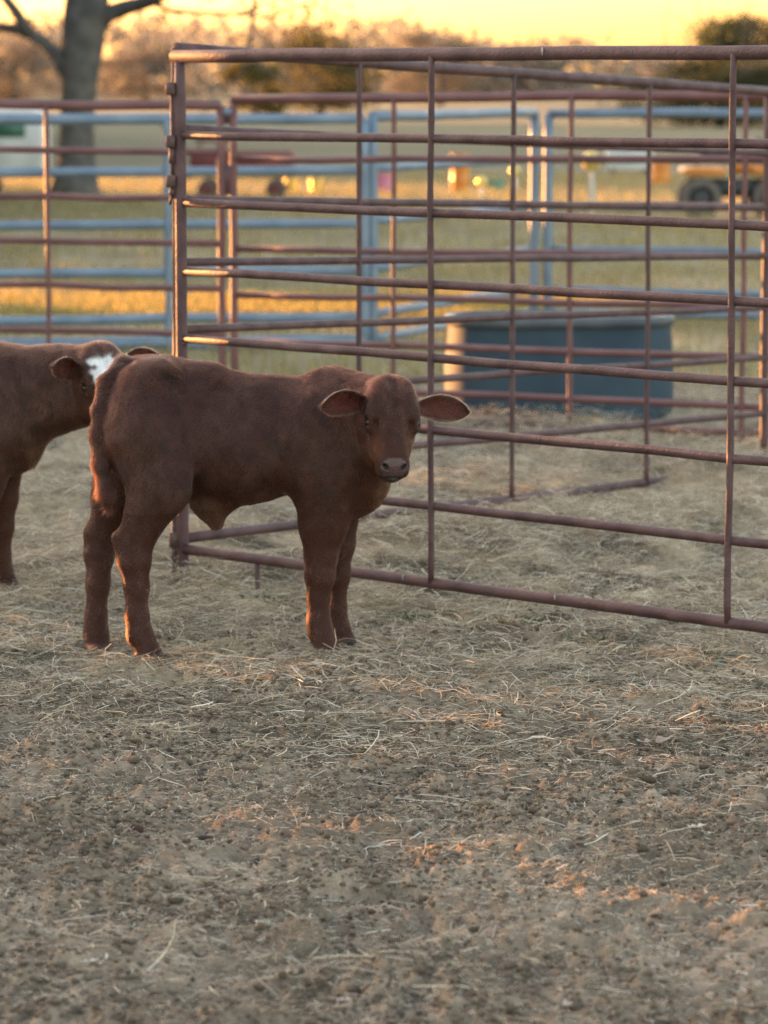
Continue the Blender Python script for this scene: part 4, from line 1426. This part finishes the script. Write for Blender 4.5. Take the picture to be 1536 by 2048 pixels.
# red wagon
t, k = at(485, 398, 'farm_wagon', 'small faded red farm wagon beyond the pens, right of the big oak', 'wagon')
Lw = 205 * k
mb = MB().box((0, 0, .34), (Lw, .7, .05), 0, .01)
mb.box((0, -.34, .50), (Lw, .04, .30), 0, .01); mb.box((0, .34, .50), (Lw, .04, .30), 0, .01)
mb.box((-Lw / 2 + .02, 0, .50), (.04, .62, .30), 0, .01); mb.box((Lw / 2 - .02, 0, .50), (.04, .62, .30), 0, .01)
mb.build('wagon_box', M_red, t)
for sx in (-1, 1):
    for sy in (-1, 1): wheel(t, (sx * Lw * .33, sy * .33, .14), .14, .08, M_red)
MB().tube([(-Lw / 2, 0, .3), (-Lw / 2 - .4, 0, .15)], .02, 8).build('drawbar', M_steel, t)
MB().box((-Lw * .28, 0, .82), (Lw * .35, .5, .05), 0, .02).tube([(-Lw * .4, -.2, .6), (-Lw * .4, -.2, .82)], .02, 6).tube([(-Lw * .16, -.2, .6), (-Lw * .16, -.2, .82)], .02, 6).build('seat_board', M_red, t)

# barrels and tubs
def barrel(px, py, r, h, mat, label, group=None, name='barrel', taper=1.0):
    t, k = at(px, py, name, label, 'barrel' if name == 'barrel' else 'bucket', group)
    prof = [(.001, 0), (r * taper * .95, 0), (r * taper, .02)]
    for q in (.33, .66):
        rr = r * (taper + (1 - taper) * q)
        prof += [(rr, h * q - .03), (rr * 1.035, h * q - .015), (rr * 1.035, h * q + .015), (rr, h * q + .03)]
    prof += [(r, h - .02), (r * 1.04, h - .015), (r * 1.04, h), (r * .93, h), (r * .92, h * .5), (.001, h * .48)]
    MB().lathe(prof, seg=22).build('drum_body' if name == 'barrel' else 'bucket_body', mat, t)
    if name == 'bucket':
        pts = [(r * math.cos(a), 0, h + r * .9 * math.sin(a)) for a in np.linspace(0, math.pi, 9)]
        MB().tube(pts, .006, 6).build('handle', M_steel, t)
    else:
        MB().lathe([(.001, 0), (r * .93, 0), (r * .93, -.012), (.001, -.012)], (0, 0, h - .015), 22).build('lid', mat, t)
    return t
barrel(920, 385, .13, .56, M_orange, 'upright orange drum far behind the second upright of the gate')
barrel(1322, 372, .14, .46, M_orange, 'shorter orange drum far behind, left of the orange quad bike')
barrel(765, 388, .15, .30, M_pink, 'pink feed bucket far behind, left of the orange drum', None, 'bucket', .85)
barrel(987, 382, .17, .16, M_teal, 'low teal bucket right of the orange drum', None, 'bucket', .85)
barrel(583, 388, .10, .21, M_yellow, 'yellow bucket nearer the red wagon', 'yellow buckets in the pasture', 'bucket', .85)
barrel(633, 388, .10, .21, M_yellow, 'yellow bucket farther from the red wagon', 'yellow buckets in the pasture', 'bucket', .85)

# white feed bunk
t, k = at(1258, 352, 'feed_bunk', 'long white feed bunk far behind between the gate uprights', 'trough')
Lb = 95 * k
V, Q, m = rloft([(Lb * .44, .14, .05, .12), (Lb * .5, .22, .05, .42), (Lb * .48, .20, .05, .42), (Lb * .42, .12, .04, .16), (.02, .02, .01, .155)], 0)
MB().add(V, Q).build('trough_body', M_white, t)
for sx in (-1, 1):
    MB().box((sx * Lb * .34, 0, .07), (.06, .34, .14), 0, .01).build('leg', M_dark, t)

# pale posts with round yellow caps; short stakes added for round sun glints
for px, py, hh_, lab in ((1182, 440, .62, 'tallest pale post with a round yellow cap, nearest of the capped posts'),
                         (963, 402, .20, 'added short pale stake with yellow ball standing for a sun glint just right of the upright orange drum'),
                         (1030, 385, .25, 'added short pale stake with yellow ball standing for a sun glint beside the low teal bucket'),
                         (1418, 410, .22, 'added short pale stake with yellow ball standing for a sun glint in front of the quad bike')):
    t, k = at(px, py, 'glint_post', lab, 'post', 'pale posts with yellow caps in the pasture')
    MB().tube([(0, 0, -.1), (.01, 0, hh_ * .5), (0, 0, hh_)], .022, 10).build('post_shaft', M_white, t)
    MB().ball((0, 0, hh_ + .06), (.07 + .04 * (hh_ > .5), .07 + .04 * (hh_ > .5), .075 + .04 * (hh_ > .5)), 20, 14).build('post_cap', M_yellow, t)

# quad bike
t, k = at(1468, 436, 'quad_bike', 'orange quad bike parked at the far right beyond the tank', 'quad bike')
for sx in (-1, 1):
    for sy in (-1, 1): wheel(t, (sx * .42, sy * .30, .24), .24, .18)
mb = MB().box((-.38, 0, .56), (.52, .78, .10), 0, .04).box((.42, 0, .56), (.46, .74, .10), 0, .04).box((.22, 0, .62), (.55, .34, .20), 0, .06)
mb.build('bodywork', M_orange, t)
MB().box((-.18, 0, .72), (.58, .30, .12), 0, .05).build('seat', M_dark, t)
MB().box((0, 0, .36), (.85, .34, .22), 0, .04).build('frame', M_dark, t)
MB().tube([(.24, -.36, .95), (.28, -.15, .88), (.28, .15, .88), (.24, .36, .95)], .018, 8).tube([(.36, 0, .6), (.28, 0, .88)], .025, 8).build('handlebar', M_dark, t)
for x0 in (-.45, .5):
    mb = MB()
    for q in (-.3, -.1, .1, .3): mb.tube([(x0 - .2, q, .68), (x0 + .2, q, .68)], .012, 6)
    for q in (-.2, .2): mb.tube([(x0 + q, -.33, .68), (x0 + q, .33, .68)], .012, 6)
    mb.tube([(x0, -.2, .58), (x0, -.2, .68)], .012, 6).tube([(x0, .2, .58), (x0, .2, .68)], .012, 6)
    mb.build('rack', M_dark, t)
for sy in (-1, 1): MB().ball((.64, sy * .22, .58), (.03, .06, .05)).build('headlight', M_white, t)

# pale trailer at the left edge
t, k = at(-40, 404, 'stock_trailer', 'pale stock trailer cut off by the left edge beyond the pens', 'trailer')
V, Q, m = rloft([(.90, .55, .04, .40), (.92, .57, .05, .44), (.92, .57, .06, 1.12), (.90, .54, .08, 1.20), (.75, .40, .08, 1.24), (.02, .02, .01, 1.25)], 0)
MB().add(V, Q).build('trailer_body', M_white, t)
MB().box((.45, -.575, .97), (.46, .02, .18), 0, .005).build('window', M_greenp, t)
MB().box((.0, -.57, .72), (1.7, .03, .05), 0, .005).build('side_rail', M_steel, t)
for sx in (-.45, .05): wheel(t, (sx, -.48, .2), .2, .14); wheel(t, (sx, .48, .2), .2, .14)
MB().box((.02, -.55, .45), (.95, .14, .03), 0, .01).build('fender', M_white, t)
MB().tube([(-.9, 0, .4), (-1.6, 0, .4)], .03, 8).build('hitch', M_steel, t)

# ------------------------------------------------------------------ small things on the ground
M_weed = mat_tint('weed_leaves', .6, .3, .3)
def tuft(px, py, label, n, ln, spread, col):
    p = G(px, py)
    t = np.array([p[0], p[1], 0])
    x = rng.normal(0, spread, n); y = rng.normal(0, spread * .7, n)
    z = gh(p[0] + x, p[1] + y) + ln * .3
    L = ln * rng.uniform(.5, 1.3, n)
    v_, q_, c_ = ribbons(np.stack([x, y, z], 1), rng.uniform(0, 6.28, n), L, rng.uniform(.002, .0042, n), np.array(col) * rng.uniform(.6, 1.3, (n, 1)), rng.uniform(0, .3, n), rng.normal(0, .2, n), 3, rng.normal(.85, .35, n))
    nb = len(v_)
    R_ = spread * 2.2; ang = np.linspace(0, 6.2832, 15)[:-1]
    mat_v = np.stack([np.cos(ang) * R_, np.sin(ang) * R_ * .7, gh(p[0] + np.cos(ang) * R_, p[1] + np.sin(ang) * R_ * .7) - .006], 1)
    v_ = np.concatenate([v_, mat_v]); c_ = np.concatenate([c_, np.tile(np.array(col) * .7, (14, 1))])
    q_ = np.concatenate([q_, [(nb + i, nb + i + 1, nb + 12 - i, nb + 13 - i) for i in range(6)]])
    o = new_mesh('grass_tuft', v_, q_, None, M_weed, None, c_, False)
    o.location = (p[0], p[1], 0)
    return tag(o, label, 'grass tuft', 'green grass tufts in the yard')


GR = (.07, .13, .035)
tuft(815, 1242, 'green grass tuft in the dirt right of the fore legs of the calf', 120, .035, .05, GR)
tuft(592, 1203, 'green grass tuft just left of the fore legs of the calf', 90, .035, .035, GR)
tuft(1062, 1248, 'green grass tuft behind the dark dirt mound below the gate', 90, .04, .035, GR)
tuft(1262, 1300, 'sparse green grass tuft on the dirt left of the grey green weed', 80, .03, .045, GR)
tuft(520, 1190, 'faint green grass tuft at the foot of the gate support leg', 60, .03, .03, GR)
tuft(1180, 1285, 'thin green grass tuft right of the dark dirt mound', 60, .026, .05, GR)
# rosette weed
p = G(1432, 1336)
V, Q, off = [], [], 0
for k in range(11):
    a = k * 2.4 + rng.normal(0, .2); L = rng.uniform(.025, .042); el = rng.uniform(.15, .7)
    d = np.array([math.cos(a) * math.cos(el), math.sin(a) * math.cos(el), math.sin(el)]); s_ = np.array([-math.sin(a), math.cos(a), 0])
    for t_, w in ((0, .003), (.35, .006), (.7, .008), (.9, .005), (1, .001)):
        c = d * L * t_ + np.array([0, 0, -.02 * t_ * t_])
        V += [c - s_ * w, c + s_ * w]
    for i in range(4): Q.append((off + 2 * i, off + 2 * i + 1, off + 2 * i + 3, off + 2 * i + 2))
    off += 10
o = new_mesh('rosette_weed', np.array(V), Q, None, M_weed, None, np.tile([.16, .23, .17], (len(V), 1)))
o.location = (p[0], p[1], gh(p[0], p[1]).item() + .012)
tag(o, 'small grey green rosette weed on the dirt under the right end of the gate', 'weed')

M_dl = mat_tint('dead_leaf', .8, .2, .15)
def oak_leaf(px, py, label, L, col, yaw, lift=.35):
    p = G(px, py)
    n = 15
    V, Q = [], []
    for i in range(n):
        t_ = i / (n - 1)
        w = L * (.30 * math.sin(math.pi * min(1, t_ * .95 + .05)) ** .7) * (.62 + .42 * math.cos(t_ * 19)) + L * .008
        for j in (-1, -.5, 0, .5, 1):
            V.append((L * (t_ - .5), j * w, lift * L * (.55 * (t_ - .4) ** 2 + .5 * (abs(j) * w / L) ** 1.2 + .02 * math.sin(9 * t_ + j))))
    for i in range(n - 1):
        for j in range(4):
            a = i * 5 + j
            Q.append((a, a + 5, a + 6, a + 1))
    V = np.array(V); c, s_ = math.cos(yaw), math.sin(yaw)
    V = np.stack([V[:, 0] * c - V[:, 1] * s_, V[:, 0] * s_ + V[:, 1] * c, V[:, 2]], 1)
    o = new_mesh('oak_leaf', V, Q, None, M_dl, None, np.array(col) * (.8 + .4 * rng.random((len(V), 1))))
    o.location = (p[0], p[1], gh(p[0], p[1]).item() + .008)
    return tag(o, label, 'leaf', 'dead oak leaves on the ground')


oak_leaf(1312, 1498, 'largest dead oak leaf, greyish tan and curled, on the dirt at the right', .095, (.34, .27, .22), .3, .9)
oak_leaf(1136, 2014, 'pale dead oak leaf nearest the bottom edge of the photo', .035, (.62, .54, .46), 1.9, .9)
oak_leaf(505, 1278, 'pale dead oak leaf between the hind and fore legs of the calf', .075, (.42, .35, .27), .5, .5)
oak_leaf(1395, 1685, 'pale dead oak leaf lying flat, right of the largest leaf and nearer', .045, (.55, .48, .38), .2, .6)
oak_leaf(180, 1940, 'pale grey dead oak leaf at the lower left', .035, (.48, .44, .40), .4, .6)
oak_leaf(690, 1985, 'white grey dead oak leaf scrap at the bottom centre', .030, (.58, .54, .50), .1, .7)
oak_leaf(1385, 1345, 'dark brown dead oak leaf beside the grey green weed', .075, (.13, .075, .05), -.2, .7)
oak_leaf(845, 1325, 'tan dead oak leaf right of the near fore hoof of the calf', .06, (.36, .28, .2), .9, .6)


def lump(px, py, label, r, col, name='dung_lump', cat='dung'):
    p = G(px, py)
    m = MB().ball((0, 0, 0), 1.0, 14, 10)
    V = np.concatenate(m.V)
    k = rng.uniform(0, 50)
    V = V * (.72 + .55 * vn(V[:, 0] * 1.8 + k, V[:, 1] * 1.8, V[:, 2] * 1.8 + k))[:, None] * np.array(r)
    V = V * (.93 + .14 * vn(V[:, 0] * 300, V[:, 1] * 300, V[:, 2] * 300))[:, None]
    o = new_mesh(name, V, np.concatenate(m.Q), np.concatenate(m.T), M_clod, None, np.array(col) * np.ones((len(V), 1)))
    o.location = (p[0], p[1], gh(p[0], p[1]).item() + r[2] * .45)
    return tag(o, label, cat, 'dark lumps on the dirt')


DK = (.045, .035, .03)
lump(892, 1452, 'smooth dark dung lump on the dirt right of the calf, the largest of the lumps', (.026, .018, .014), (.03, .026, .027))
lump(272, 1676, 'reddish dark dung lump at the left with a straw leaning on it', (.014, .012, .011), (.07, .04, .032))
lump(334, 1512, 'dark dung lump in the dirt below the near hind hoof of the calf', (.014, .012, .010), DK)
lump(295, 1468, 'brown dung lump just behind the one below the hind hoof', (.013, .011, .009), (.08, .055, .04))
lump(408, 1672, 'dark flat dung lump in the middle of the dirt, right of the reddish one', (.022, .014, .007), DK)
lump(1180, 1460, 'brown dung lump between the smooth dark lump and the largest oak leaf', (.016, .012, .010), (.075, .06, .045))
lump(620, 1964, 'dark grey dung lump at the bottom, left of the bottom leaf scrap', (.019, .016, .012), DK)
